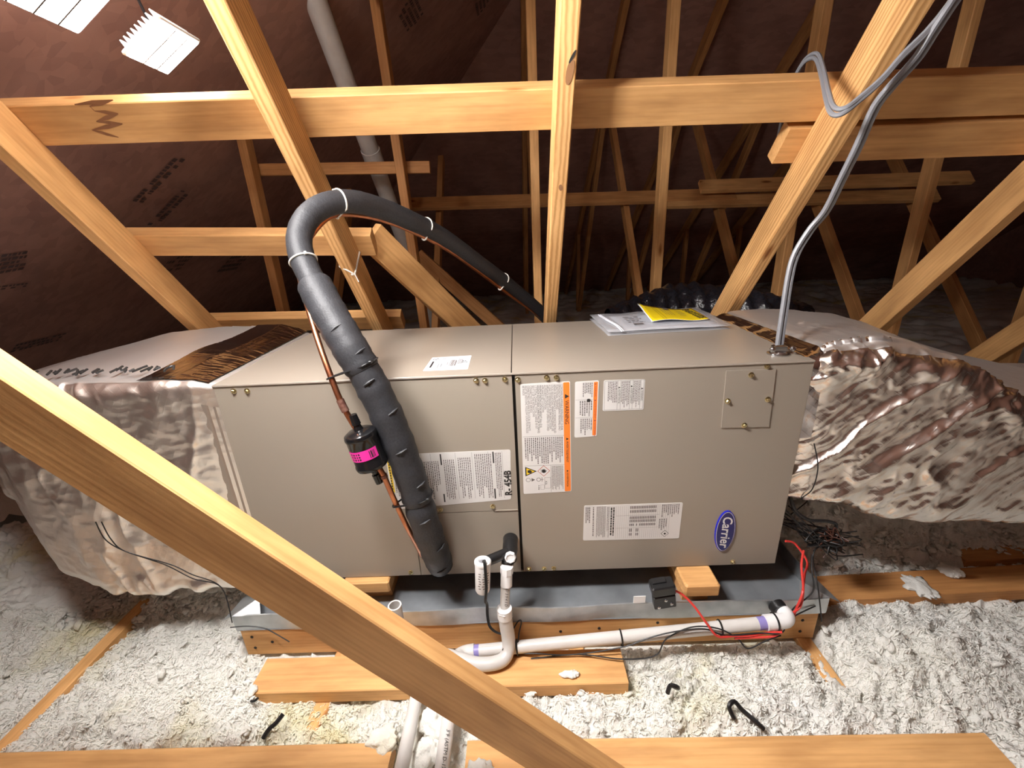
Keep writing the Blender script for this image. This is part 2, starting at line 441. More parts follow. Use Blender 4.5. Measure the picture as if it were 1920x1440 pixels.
o = quadmesh('floor', [[(-2.5, -4.1, -.27), (7, -4.1, -.27), (7, 6.1, -.27), (-2.5, 6.1, -.27)]], mat('ceiling_board', (.6, .58, .54), .9)); tag(o, kind='structure')

# ------------------------------------------------------------------ roof trusses
n1 = Vector((0, .768, .64))
TX = [-.435, .20, .82, 1.455, 2.07, 2.72, 3.34]
POSTX = [-.455, .225, .805, 1.375, 1.97, 2.56, 3.2]
HIGH = [1.27, 1.74, 2.2, 2.3, 2.3, 2.3, 2.3]
TLAB = ['roof truss at far left whose sloping web drops behind the silver duct',
        'roof truss whose bright web passes behind the black hose arch',
        'roof truss in the middle whose knotty web looks upright',
        'roof truss whose grainy web stands right of the yellow paper',
        'roof truss at right whose web drops behind the crinkled foil duct',
        'roof truss at far right with low web end beside foil duct',
        'farthest right roof truss, dim webs beyond the foil duct']
WM = ['pine', 'pine_grain', 'pine_grain', 'pine_grain', 'pine', 'pine', 'pine']
for i, x in enumerate(TX):
    t = thing('roof_truss', (x, 1.25, -.22), TLAB[i], 'truss')
    t['group'] = 'roof trusses'
    bx = [-.497, .20, .82, 1.415, 2.03, 2.68, 3.32][i]
    timber('bottom_chord', (bx, -2.2, -.2205), (bx, 5.9, -.2205), .038, .089, (1, 0, 0), 'pine', t)
    zt = HIGH[i]
    def wp(z, off=.0445): return (x, .22 + off / .768 - .8333 * (z - 1), z)
    timber('web', wp(-.165), wp(zt), .038, .089, (1, 0, 0), WM[i], t)
    px = POSTX[i]
    ztop = min(1.65 + .75 * px - .02, 2.35)
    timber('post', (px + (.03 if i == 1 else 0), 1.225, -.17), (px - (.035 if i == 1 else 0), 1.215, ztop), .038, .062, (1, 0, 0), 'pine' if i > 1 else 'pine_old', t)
    top2 = [.70, 1.35, 1.9, 1.95, 1.95, 1.95, 1.95][i]
    if i == 0: top2 = 1.15
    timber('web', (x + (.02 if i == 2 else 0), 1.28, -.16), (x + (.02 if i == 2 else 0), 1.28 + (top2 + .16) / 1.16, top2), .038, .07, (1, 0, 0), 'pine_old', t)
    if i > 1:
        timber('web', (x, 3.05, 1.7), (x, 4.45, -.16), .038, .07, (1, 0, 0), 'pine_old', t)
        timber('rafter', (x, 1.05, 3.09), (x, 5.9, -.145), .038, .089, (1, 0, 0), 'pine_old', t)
    if i in (2, 3, 4, 5, 6):
        timber('post', (x, 4.52, -.17), (x, 4.5, .75), .038, .062, (1, 0, 0), 'pine_old', t)

# ------------------------------------------------------------------ lateral braces nailed across the trusses
def plane_pt(x, z, off):
    return Vector((x, .22 + off / .768 - .8333 * (z - 1), z))
def lateral(name, x0, x1, z0b, z1b, wdt, label, m='pine', off0=.089, th=.038, group=None):
    dirw = Vector((0, -.64, .768))
    a = plane_pt(x0, z0b, off0 + th / 2) + dirw * (wdt / 2)
    b = plane_pt(x1, z1b, off0 + th / 2) + dirw * (wdt / 2)
    o = timber(name, a, b, wdt, th, dirw, m)
    return tag(o, label, 'brace', group or 'lateral braces on the webs')
B1 = lateral('lateral_brace', -.54, 2.95, 1.118, 1.062, .092, 'long horizontal brace across the top of the picture behind four webs')
lateral('lateral_brace', 1.385, 2.95, 1.005, .985, .092, 'horizontal brace with weathered cut end just below the long top brace', 'pine')
lateral('lateral_brace', -.465, .268, .849, .815, .080, 'short bright horizontal brace behind the black hose arch')
lateral('lateral_brace', -.465, .262, .549, .528, .075, 'lowest short horizontal brace just above the left duct')
def on_timber(o_, name, polys, m):
    mb = MB()
    for p in polys: mb.add(p, [tuple(range(len(p)))])
    q_ = mb.build(name, m); q_.parent = o_; q_.matrix_parent_inverse = o_.matrix_basis.inverted()
    if len(polys) > 1: q_['kind'] = 'stuff'
    return q_
ZZ = [(-.266, .192, 1.171), (-.174, .189, 1.175), (-.236, .195, 1.167), (-.233, .202, 1.159), (-.186, .207, 1.153), (-.25, .217, 1.142), (-.194, .221, 1.136), (-.276, .228, 1.128), (-.228, .24, 1.113)]
U_ = Vector((0, -.64, .768)); ribs = []
for a_, b_ in zip(ZZ[:-1], ZZ[1:]):
    a_, b_ = Vector(a_), Vector(b_); k_ = .0045
    ribs.append([a_ - U_ * .001, (a_ + b_) / 2 - U_ * k_, b_ - U_ * .001, b_ + U_ * .001, (a_ + b_) / 2 + U_ * k_, a_ + U_ * .001])
on_timber(B1, 'stain_mark', ribs, mat('dark_stain', (.26, .11, .045), .7))
def spot(c_, ru, rv, tilt=0):
    c_ = Vector(c_); X_ = Vector((1, 0, 0)); return [c_ + X_ * (ru * math.cos(t) * math.cos(tilt) - rv * math.sin(t) * math.sin(tilt)) + U_ * (ru * math.cos(t) * math.sin(tilt) + rv * math.sin(t) * math.cos(tilt)) for t in [2 * math.pi * i / 14 for i in range(14)]]
wb = next(c for c in bpy.data.objects if c.name.startswith('web') and c.parent and abs(c.parent.location.x - .82) < .01)
on_timber(wb, 'knot', [spot((.826, .091, 1.153), .0075, .024, -.15)], mat('knot_wood', (.33, .16, .07), .6))
on_timber(wb, 'knot_hole', [spot((.829, .074, 1.173), .0028, .013, -.5)], M['gap'])
on_timber(wb, 'knot', [spot((.823, .256, .956), .0052, .009, .2)], bpy.data.materials['knot_wood'])
# thin furring and the far brace
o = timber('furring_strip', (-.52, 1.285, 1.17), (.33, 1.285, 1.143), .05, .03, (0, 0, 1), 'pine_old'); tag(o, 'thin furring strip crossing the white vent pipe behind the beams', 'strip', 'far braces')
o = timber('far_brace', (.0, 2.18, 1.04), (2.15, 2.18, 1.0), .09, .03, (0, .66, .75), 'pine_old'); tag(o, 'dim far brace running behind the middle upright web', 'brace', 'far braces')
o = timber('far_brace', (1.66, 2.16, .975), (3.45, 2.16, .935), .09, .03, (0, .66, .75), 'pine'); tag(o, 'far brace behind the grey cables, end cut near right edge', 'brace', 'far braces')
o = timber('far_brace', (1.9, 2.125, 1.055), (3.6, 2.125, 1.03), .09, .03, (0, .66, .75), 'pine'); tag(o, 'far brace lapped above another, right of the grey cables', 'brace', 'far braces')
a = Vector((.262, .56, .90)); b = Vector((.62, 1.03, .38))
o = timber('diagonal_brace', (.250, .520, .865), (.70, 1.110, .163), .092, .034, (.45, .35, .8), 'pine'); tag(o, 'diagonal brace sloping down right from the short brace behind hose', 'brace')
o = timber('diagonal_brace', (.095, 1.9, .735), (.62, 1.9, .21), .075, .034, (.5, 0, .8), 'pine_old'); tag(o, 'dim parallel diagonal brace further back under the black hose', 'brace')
# the diagonal timber in the foreground
fy = -.4115
p0 = Vector((-.60, fy, 1.420)); p1 = Vector((1.08, fy, -.327))
dirl = (p1 - p0).normalized(); up_ = Vector((-dirl.z, 0, dirl.x)); up_ = up_ if up_.z > 0 else -up_
o = timber('foreground_brace', p0 - up_ * .0445 + dirl * .25, p1 - up_ * .0445 - dirl * .26, .038, .089, (0, 1, 0), 'pine')
tag(o, 'big diagonal timber crossing the foreground from left edge to bottom', 'timber')

# ------------------------------------------------------------------ boards on the chords, platform and pan
Zc = -.176
o = timber('flat_board', (.028, -.1665, Zc + .019), (.925, -.1665, Zc + .019), .09, .038, (0, 1, 0), 'pine'); tag(o, 'flat pine board under the trap in front of the platform', 'board')
o = timber('walk_board', (-1.0, -.393, Zc + .019), (.405, -.393, Zc + .019), .14, .038, (0, 1, 0), 'pine'); tag(o, 'front board at bottom left, left of the two floor pipes', 'board')
o = timber('walk_board', (.56, -.393, Zc + .019), (1.612, -.403, Zc + .019), .14, .038, (0, 1, 0), 'pine'); tag(o, 'front board at bottom right with square cut end', 'board')
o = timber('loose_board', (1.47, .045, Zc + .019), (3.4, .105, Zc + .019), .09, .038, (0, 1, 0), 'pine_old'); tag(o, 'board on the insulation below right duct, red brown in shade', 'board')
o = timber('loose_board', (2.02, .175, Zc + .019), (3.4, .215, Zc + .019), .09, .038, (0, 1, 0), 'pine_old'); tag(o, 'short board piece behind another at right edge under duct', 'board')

pl = thing('platform_frame', (.7, .2, Zc), 'pine frame of boards on edge under the metal drain pan', 'frame')
timber('front_board', (-.055, -.061, -.132), (1.437, -.061, -.132), .038, .088, (0, 1, 0), 'pine', pl)
timber('back_board', (-.055, .57, -.132), (1.437, .57, -.132), .038, .088, (0, 1, 0), 'pine', pl)
timber('side_board', (-.036, -.042, -.132), (-.036, .551, -.132), .038, .088, (1, 0, 0), 'pine', pl)
timber('side_board', (1.418, -.042, -.132), (1.418, .551, -.132), .038, .088, (1, 0, 0), 'pine', pl)
for hx, hz in ((-.03, -.112), (-.03, -.150), (.02, -.131), (1.03, -.105), (1.12, -.142), (1.40, -.112), (1.40, -.15), (.88, -.118), (.78, -.125)):
    mb = MB(); mb.lathe((hx, -.080, hz), (0, -1, 0), [(0, .004), (.0012, .004), (.0012, 0)], 8); mb.build('nail_head', M['gap'], pl)

M['pan_floor'] = noisy('pan_floor', (.30, .32, .34), (.42, .45, .48), 14, .30, .55, 0, 4, .5, .4)  # darker than the rim's metal: the cabinet's shade is put into this colour
pan = thing('drain_pan', (.7, .2, -.087), 'galvanised metal drain pan under the air handler', 'pan')
px0, px1, py0, py1, pz0, pz1 = -.062, 1.452, -.082, .60, -.086, -.040
mb = MB(); mb.box(((px0 + px1) / 2, (py0 + py1) / 2, pz0), (px1 - px0, py1 - py0, .002)); mb.build('pan_floor', M['pan_floor'], pan)
mb = MB()
segs = 24
for i in range(segs):   # wavy front rim, folded lip
    xa = px0 + (px1 - px0) * i / segs; xb = px0 + (px1 - px0) * (i + 1) / segs
    za = pz1 + .003 * math.sin(i * .8) ; zb = pz1 + .003 * math.sin((i + 1) * .8)
    ya = py0 + .002 * math.sin(i * 1.3); yb = py0 + .002 * math.sin((i + 1) * 1.3)
    mb.add([(xa, ya, pz0 - .002), (xb, yb, pz0 - .002), (xb, yb, zb), (xa, ya, za), (xb, yb + .004, zb), (xa, ya + .004, za), (xb, yb + .004, pz0), (xa, ya + .004, pz0)],
           [(0, 1, 2, 3), (3, 2, 4, 5), (5, 4, 6, 7)])
mb.build('front_rim', M['galv'], pan)
for nm, xx in (('left_rim', px0), ('right_rim', px1)):
    mb = MB(); mb.box((xx, (py0 + py1) / 2, (pz0 + pz1) / 2), (.003, py1 - py0, pz1 - pz0)); mb.build(nm, M['galv'], pan)
mb = MB(); mb.box(((px0 + px1) / 2, py1, (pz0 + pz1) / 2), (px1 - px0, .003, pz1 - pz0)); mb.build('back_rim', M['galv'], pan)
for sx, sg in ((px1, 1), (px0, -1)):   # crumpled folded corners
    mb = MB(); mb.add([(sx - sg * .07, py0 + .005, pz1 - .004), (sx, py0 - .002, pz1 + .004), (sx + sg * .018, py0 - .014, pz1 + .001), (sx + sg * .002, py0 + .10, pz1 + .002), (sx - sg * .045, py0 + .05, pz1 + .012)],
                      [(0, 1, 4), (1, 2, 4), (2, 3, 4), (3, 0, 4)]); mb.build('corner_fold', M['galv'], pan)

def block(name, x0, x1, y0, y1, label):
    t = thing(name, ((x0 + x1) / 2, (y0 + y1) / 2, pz0), label, 'block', 'wood blocks carrying the air handler')
    mb = MB(); mb.box(((x0 + x1) / 2, (y0 + y1) / 2 + .0, -.0205), (x1 - x0, y1 - y0, .037), None, .004)
    mb.build('upper_block', M['pine'], t)
    mb = MB(); mb.box(((x0 + x1) / 2, (y0 + y1) / 2 + .022, -.0625), (x1 - x0 - .02, y1 - y0 - .03, .045)); mb.build('lower_block', M['pine_old'], t)
block('support_block', 1.098, 1.186, -.067, .30, 'short wood block under the right half of the air handler')
block('support_block', .205, .33, -.02, .40, 'wood block under the left half of the air handler')

# ------------------------------------------------------------------ air handler
L_, H_, D_ = 1.357, .5624, .5167
ah = thing('air_handler', (L_ / 2, D_ / 2, 0), 'long taupe metal air handler cabinet lying on its side', 'air handler')
mb = MB(); mb.box((L_ / 2, D_ / 2 + .0035, H_ / 2 - .001), (L_ - .004, D_ - .007, H_ - .004)); mb.build('cabinet_body', M['gap'], ah)
# outer skin: top in two sheets with a seam
for (xa, xb) in ((0, .6825), (.6845, L_)):
    mb = MB(); mb.box(((xa + xb) / 2, D_ / 2 + .0, H_ - .0015), (xb - xa, D_ + .004, .003), None, .001); mb.build('top_sheet', M['cabinet'], ah)
for xx in (.001, L_ - .001):
    mb = MB(); mb.box((xx, D_ / 2, H_ / 2), (.002, D_, H_ - .004)); mb.build('end_sheet', M['cabinet'], ah)
mb = MB(); mb.box((L_ / 2, D_, H_ / 2), (L_, .002, H_ - .002)); mb.build('back_sheet', M['cabinet'], ah)
mb = MB(); mb.box((L_ / 2, D_ / 2, .001), (L_, D_, .002)); mb.build('bottom_sheet', M['cabinet'], ah)

def panel(name, poly):
    """polygon in x,z; 3 mm thick door skin at the front"""
    n = len(poly); mb = MB()
    vs = [(x, -.0005, z) for x, z in poly] + [(x, .0045, z) for x, z in poly]
    ins = .0012; cx = sum(p[0] for p in poly) / n; cz = sum(p[1] for p in poly) / n
    fs = [tuple(range(n)), tuple(range(2 * n - 1, n - 1, -1))] + [(i, n + i, n + (i + 1) % n, (i + 1) % n) for i in range(n)]
    mb.add(vs, fs); return mb.build(name, M['cabinet'], ah)
zt_ = H_ - .0045
panel('left_panel', [(0.001, 0), (.4135, 0), (.4135, .1965), (.6835, .1965), (.6835, zt_), (0.001, zt_)])
panel('coil_panel', [(.4155, 0), (.6835, 0), (.6835, .1945), (.4155, .1945)])
panel('right_panel', [(.6905, 0), (L_ - .001, 0), (L_ - .001, zt_), (.6905, zt_)])
mb = MB(); mb.box((.6535, -.0012, .1975), (.058, .003, .0022)); mb.build('panel_lip', M['cabinet_edge'], ah)
mb = MB(); mb.box((L_ / 2, -.002, H_ - .0025), (L_, .003, .005), None, .001); mb.build('top_lip', M['cabinet_edge'], ah)
# cover plate
cp = MB(); pp = [(1.163, .546), (1.273, .545), (1.279, .403), (1.168, .405)]
cp.add([(x, -.0030, z) for x, z in pp] + [(x, -.0006, z) for x, z in pp], [(3, 2, 1, 0), (0, 1, 5, 4), (1, 2, 6, 5), (2, 3, 7, 6), (3, 0, 4, 7)])
cp.build('cover_plate', M['cabinet'], ah)
# screws
def screw_mesh():
    mb = MB(); mb.lathe((0, 0, 0), (0, -1, 0), [(0, .0066), (.001, .0066), (.0014, .0048)], 14)
    mb.lathe((0, 0, 0), (0, -1, 0), [(.001, .0046), (.0048, .0043), (.0056, .0036), (.0056, .0022), (.0042, .0016), (.0042, 0)], 6)
    o = mb.build('screw', M['zinc'], ah); return o
sc0 = None
SCREWS = [(.047, .546), (.078, .545), (.603, .547), (.623, .546), (.668, .547), (.697, .545), (.762, .547), (.784, .546), (1.253, .552),
          (1.219, .534), (1.174, .473), (1.265, .473), (1.220, .410), (.487, .206), (.620, .210), (.745, .008), (.771, .008), (.705, .009), (.387, .011), (1.244, .010)]
for i, (sx, sz) in enumerate(SCREWS):
    if sc0 is None: o = sc0 = screw_mesh()
    else: o = sc0.copy(); COL.objects.link(o)
    o.location = (sx, -.0008 - (.0024 if 9 <= i <= 12 else 0) - (.0028 if sz > .54 and i not in (9,) else 0) * 0, sz)
    o.rotation_euler = (0, random.uniform(0, 1), 0)

# ---- flat print helpers (front face: u = x, v = z)
def FRONT(u, v, l): return (u, -.0005 - l, v)
def TOP(u, v, l): return (u, v, H_ + l)
def flat(name, polys, m, parent, lift, mp=FRONT):
    mb = MB()
    for p in polys:
        vs = [mp(u, v, lift) for u, v in p]
        mb.add(vs, [tuple(range(len(p)))])
    o = mb.build(name, M[m], parent)
    if len(polys) > 1: o['kind'] = 'stuff'
    return o
def rect(u0, v0, u1, v1): return [(u0, v0), (u1, v0), (u1, v1), (u0, v1)]
def rrect(c, r=.004, n=3):
    """rounded quad from 4 corners"""
    out = []; k = len(c)
    for i in range(k):
        p = Vector(c[i]); a = (Vector(c[i - 1]) - p).normalized() * r; b = (Vector(c[(i + 1) % k]) - p).normalized() * r
        for j in range(n + 1):
            t = j / n; q = (p + a) * (1 - t) ** 2 + p * 2 * t * (1 - t) + (p + b) * t * t
            out.append((q.x, q.y))
    return out
def sticker(name, corners, m, parent, label, mp=FRONT, th=.0007, r=.004):
    """thin label with rounded corners and real thickness"""
    c = rrect(corners, r); n = len(c); mb = MB()
    mb.add([mp(u, v, th) for u, v in c] + [mp(u, v, 0) for u, v in c], [tuple(range(n))] + [(i, i + n, (i + 1) % n + n, (i + 1) % n) for i in range(n)])
    o = mb.build(name, M[m], parent); o['label'] = label; return o
def vlines(x0, x1, n, ztop, zmin, wfrac=.55, ragged=.35, rnd=None, dash=.006):
    """n lines of fine print that read downwards, between x0 and x1, as word dashes"""
    rnd = rnd or random.Random(3); P = []
    for i in range(n):
        xc = x1 - (i + .5) * (x1 - x0) / n; hw = wfrac * (x1 - x0) / n / 2
        end = zmin + rnd.random() * ragged * (ztop - zmin) if rnd.random() > .35 else zmin
        z = ztop
        while z > end + .001:
            l = min(dash * rnd.uniform(.5, 1.6), z - end)
            P.append(rect(xc - hw, z - l, xc + hw, z)); z -= l + dash * .28
    return P
def hlines(u0, u1, n, v0, v1, rnd, wfrac=.5, dash=.006):
    P = []
    for i in range(n):
        vc = v1 - (i + .5) * (v1 - v0) / n; hw = wfrac * (v1 - v0) / n / 2
        end = u1 - rnd.random() * .4 * (u1 - u0); u = u0
        while u < end:
            l = min(dash * rnd.uniform(.5, 1.6), end - u); P.append(rect(u, vc - hw, u + l, vc + hw)); u += l + dash * .3
    return P
def text(name, s, size, origin, ux, uy, m, parent, align='CENTER', shear=0.0, offset=0.0, sx=1.0):
    """lettering as a flat mesh: ux = reading direction, uy = up of the letters"""
    cu = bpy.data.curves.new(name, 'FONT'); cu.body = s; cu.size = size; cu.align_x = align; cu.align_y = 'CENTER'; cu.shear = shear; cu.offset = offset
    cu.resolution_u = 3
    t = bpy.data.objects.new(name, cu); COL.objects.link(t)
    dg = bpy.context.evaluated_depsgraph_get()
    me = bpy.data.meshes.new_from_object(t.evaluated_get(dg)); bpy.data.objects.remove(t); bpy.data.curves.remove(cu)
    X = Vector(ux).normalized(); Y = Vector(uy).normalized(); O = Vector(origin)
    for v in me.vertices:
        v.co = O + X * (v.co.x * sx) + Y * v.co.y
    me.materials.clear(); me.materials.append(M[m]); me.name = name
    o = bpy.data.objects.new(name, me); return link(o, parent)
DN, RT, UP = (0, 0, -1), (1, 0, 0), (0, 0, 1)
R1 = random.Random(11)
# big warning label
wl = sticker('warning_label', [(.702, .534), (.815, .5365), (.818, .246), (.699, .243)], 'paper', ah, 'tall white label with orange warning stripe')
flat('orange_stripe', [rrect([(.799, .534), (.8135, .5345), (.8165, .2475), (.8015, .2465)], .003)], 'orange', wl, .0009)
text('print', '▲ WARNING', .0125, FRONT(.8068, .468, .0012), DN, RT, 'ink', wl)
text('print', '▲ AVERTISSEMENT', .0078, FRONT(.8080, .362, .0012), DN, RT, 'ink', wl)
text('print', '▲ ADVERTENCIA', .0060, FRONT(.8085, .284, .0012), DN, RT, 'ink', wl)
for body, zc in ((.0, 0),): pass
lines = ["CONTAINS FLAMMABLE REFRIGERANT, R-454B", "SERVICING OF FAN REFRIGERANT PERSONNEL ONLY", "FUNCTIONAL TRAINING", "REPAIR OR MAINTENANCE ACCORDANCE INSTALLED",
         "LOCAL REGULATIONS, MINIMUM REFRIGERANT USE", "A LEAK OF REFRIGERANT IN APPLIANCE SYSTEM", "APPLIANCE INSTALLED SYSTEM OPERATED STORED", "AUTHORITY LOCATION", "APPLIANCE SET LOCATION",
         "MINIMUM INSTALLATION HEIGHT 0.6m (2 ft)", "MINIMUM ROOM AREA (OPERATING OR STORAGE)", "1.7 TOTAL CHARGE, TOTAL CHARGE IN KIT", "SECT. 5 OF THE INSTRUCTIONS",
         "CONNECTED FOR SERVICE", "COMBUSTIBLE APPLIANCE IN LOCAL ESTIMATE", "MUST BE INDOORS, FOLLOW LOCATION RULES", "BE INSIDE"]
for i, s_ in enumerate(lines):
    text('print', s_, .0069, FRONT(.7955 - i * .00545, .530 - .0006 * 0, .0009), DN, RT, 'ink' if i in (9, 10) else 'ink_soft', wl, 'LEFT', 0, 0, .78 * min(1, 38 / max(20, len(s_))) * 1.02)
flat('rule', [rect(.703, .4010, .800, .4016), rect(.704, .3222, .801, .3228), rect(.7675, .246, .7681, .322)], 'ink_soft', wl, .0009)
flat('print', vlines(.706, .798, 19, .398, .327, .5, .45, R1, .004), 'ink_soft', wl, .0009)
flat('print', vlines(.7695, .7985, 12, .320, .252, .5, .2, R1, .003), 'ink_soft', wl, .0009)
flat('hazard_triangle', [[(.7055, .320), (.7055, .2935), (.734, .307)]], 'ink', wl, .0009)
flat('hazard_triangle', [[(.7085, .3165), (.7085, .2975), (.7285, .307)]], 'yellow_print', wl, .0011)
def flame(cx, cz, s):
    pts = [(-.5, -.25), (-.35, -.45), (0, -.5), (.25, -.38), (.55, -.1), (.25, -.12), (.62, .12), (.2, .16), (.3, .36), (-.05, .42), (-.35, .40), (-.55, .2)]
    return [(cx + p[0] * s, cz + p[1] * s) for p in pts]
flat('flame', [flame(.7170, .307, .010), rect(.7108, .3015, .7116, .3125)], 'ink', wl, .0013)
dm = lambda r: [(.7505 - r, .307), (.7505, .307 - r), (.7505 + r, .307), (.7505, .307 + r)]
flat('hazard_diamond', [dm(.0155)], 'red_print', wl, .0009)
flat('hazard_diamond', [dm(.0138)], 'paper', wl, .0011)
flat('flame', [flame(.7515, .307, .011), rect(.7435, .3015, .7443, .3125)], 'ink', wl, .0013)
def ring(cx, cz, r, w_, n=14):
    return [[(cx + (r - w_ * a) * math.cos(2 * math.pi * (i + b) / n), cz + (r - w_ * a) * math.sin(2 * math.pi * (i + b) / n)) for a, b in ((0, 0), (0, 1), (1, 1), (1, 0))] for i in range(n)]
flat('print', ring(.712, .283, .0058, .001) + ring(.7375, .283, .0055, .0012) + [[(.720, .288), (.720, .278), (.729, .283)], rect(.745, .277, .7462, .289), rect(.7415, .2825, .7495, .2835)], 'ink_soft', wl, .0009)
flat('print', [rect(.752, .2575, .7525, .2885), rect(.752, .288, .767, .2885), rect(.752, .2575, .767, .258), rect(.7665, .2575, .767, .2885)] + [rect(.742, .2545, .7424, .268), rect(.742, .2545, .751, .2549), rect(.742, .2676, .751, .268), rect(.7506, .2545, .751, .268)], 'ink_soft', wl, .0009)
text('print', 'A2L', .007, FRONT(.7555, .273, .0009), DN, RT, 'ink', wl)
text('print', 'R-454B', .0055, FRONT(.7375, .2605, .0009), DN, RT, 'ink', wl, sx=.8)
# second warning label
w2 = sticker('shock_label', [(.826, .534), (.880, .5355), (.8775, .3955), (.825, .394)], 'paper', ah, 'narrow white label with red and orange stripe')
flat('orange_stripe', [rrect([(.8685, .532), (.8775, .5325), (.8755, .3985), (.867, .398)], .002)], 'orange', w2, .0009)
for s_, zc in (('▲ WARNING', .513), ('▲ AVERTISSEMENT', .466), ('▲ ADVERTENCIA', .417)):
    text('print', s_, .0062, FRONT(.8725, zc, .0011), DN, RT, 'red_print', w2, sx=.9)
flat('rule', [rect(.827, .4895, .868, .4900), rect(.827, .4445, .867, .4450)], 'ink_soft', w2, .0009)
for (zt2, zb2, xa) in ((.531, .493, .843), (.487, .448, .836), (.442, .399, .838)):
    flat('print', vlines(xa, .8665, 6, zt2, zb2, .5, .4, R1, .004), 'ink_soft', w2, .0009)
flat('smudge', [flame(.858, .488, .009)], 'ink', w2, .0010)
# third label
w3 = sticker('caution_label', [(.891, .535), (.984, .5335), (.984, .459), (.890, .4595)], 'paper', ah, 'wide white label with three boxes of fine print')
flat('rule', [rect(.893, .5325, .982, .5331), rect(.893, .4615, .982, .4621), rect(.893, .4615, .8936, .533), rect(.9814, .4615, .982, .533), rect(.9225, .4615, .9231, .533), rect(.9295, .4615, .9301, .533), rect(.9505, .4615, .9511, .533), rect(.9570, .4615, .9576, .533), rect(.9745, .4615, .9751, .533)], 'ink_soft', w3, .0009)
for s_, xc in (('▲ WARNING', .9783), ('▲ AVERTISSEMENT', .9543), ('▲ ADVERTENCIA', .9265)):
    text('print', s_, .0062, FRONT(xc, .498, .0009), DN, RT, 'ink', w3, sx=.85)
for xa, xb, n_ in ((.900, .922, 6), (.931, .950, 6), (.958, .974, 5)):
    flat('print', vlines(xa, xb, n_, .531, .466 if xa > .91 else .480, .5, .25, R1, .004), 'ink_soft', w3, .0009)
# rating plate
w4 = sticker('rating_plate', [(.850, .202), (1.097, .201), (1.096, .092), (.848, .095)], 'paper', ah, 'long white rating plate with tables of figures')
flat('print', vlines(.853, .866, 3, .197, .150, .6, .3, R1, .004) + vlines(.871, .876, 1, .197, .102, .5, .1, R1, .005) + vlines(.881, .905, 9, .198, .103, .5, .1, R1, .003) + vlines(.908, .914, 2, .196, .103, .5, .3, R1, .004), 'ink_soft', w4, .0009)
flat('print', vlines(.916, .928, 2, .194, .105, .6, .1, R1, .0055), 'ink', w4, .0009)
tabs = []
for z0_, z1_ in ((.188, .196), (.176, .184), (.157, .165), (.147, .155), (.136, .143)):
    for k in range(16):
        if z1_ < .145 and k in (3, 5): continue
        xx = .966 + k * .0042; tabs.append(rect(xx, z0_, xx + .0026, z1_))
for k in (0, 1, 4, 5): tabs += [rect(.966 + k * .0042, .118, .9685 + k * .0042, .128), rect(.966 + k * .0042, .106, .9685 + k * .0042, .114)]
flat('print', tabs, 'ink_soft', w4, .0009)
flat('rule', [rect(.931 + k * .0052, .098, .9313 + k * .0052, .197) for k in range(27)] + [rect(.931, .168 - .0001, 1.04, .1684), rect(.931, .130, 1.04, .1304)], 'ink_soft', w4, .0008)
flat('print', vlines(1.045, 1.090, 9, .198, .160, .45, .4, R1, .004) + vlines(1.040, 1.062, 4, .155, .120, .45, .4, R1, .004), 'ink_soft', w4, .0009)
dm4 = lambda r: [(1.058 - r, .109), (1.058, .109 - r), (1.058 + r, .109), (1.058, .109 + r)]
flat('hazard_diamond', [dm4(.0105)], 'ink', w4, .0009); flat('hazard_diamond', [dm4(.0090)], 'paper', w4, .0011); flat('flame', [flame(1.0585, .109, .006)], 'ink', w4, .0013)
# instruction sheet label behind the hose
w5 = sticker('refrigerant_label', [(.369, .367), (.672, .3685), (.667, .229), (.371, .211)], 'paper', ah, 'wide instruction label, partly behind the hose', r=.005)
text('print', 'R- 454B', .0235, FRONT(.6625, .276, .0009), UP, (-1, 0, 0), 'ink', w5, sx=.92, offset=.0010)
flat('rule', [rect(.651, .233, .6515, .365), rect(.652, .3105, .670, .3110)] + [rect(xx, .366 - .13, xx + .0005, .366) for xx in (.455, .478, .538, .578, .617)], 'ink_soft', w5, .0009)
flat('print', [rect(.628, .334, .6315, .365), rect(.6265, .233, .6300, .262), rect(.501, .334, .5045, .364), rect(.499, .228, .5025, .252)], 'ink', w5, .0009)
R2 = random.Random(5)
flat('print', vlines(.633, .649, 4, .362, .238, .5, .2, R2, .004) + vlines(.583, .625, 9, .360, .236, .45, .35, R2, .005) + vlines(.542, .575, 7, .352, .236, .45, .35, R2, .005) + vlines(.507, .535, 6, .348, .236, .45, .4, R2, .005) + vlines(.440, .497, 12, .345, .238, .5, .4, R2, .005) + vlines(.382, .412, 6, .352, .222, .5, .3, R2, .004), 'ink_soft', w5, .0009)
flat('yellow_stripe', [[(.3715, .355), (.3785, .355), (.3800, .262), (.3735, .262)]], 'yellow_print', w5, .0009)
flat('print', [rect(.3738, .352 - k * .0075, .3768, .3575 - k * .0075) for k in range(12)], 'ink', w5, .0011)
# shipping label on top
w6 = sticker('shipping_label', [(.476, .0385), (.581, .0390), (.5795, .152), (.479, .147)], 'paper_white', ah, 'white barcode label on the cabinet top', TOP, r=.001)
R3 = random.Random(9)
flat('print', [rect(.532 + .003 * k, .066, .5338 + .003 * k + (.0006 if k % 3 else 0), .118) for k in range(5)] + [rect(.551 + .003 * k, .082, .5528 + .003 * k, .126) for k in range(4)] + [rect(.5255, .078, .5275, .10), rect(.5465, .07, .548, .11)], 'ink_soft', w6, .0009, TOP)
flat('print', hlines(.484, .503, 2, .122, .138, R3, .6, .004) + hlines(.507, .522, 2, .12, .138, R3, .5, .003) + [rect(.486, .06, .491, .112), rect(.505, .055, .5065, .09), rect(.512, .062, .5138, .09)] + hlines(.561, .577, 2, .09, .112, R3, .6, .004), 'ink', w6, .0009, TOP)
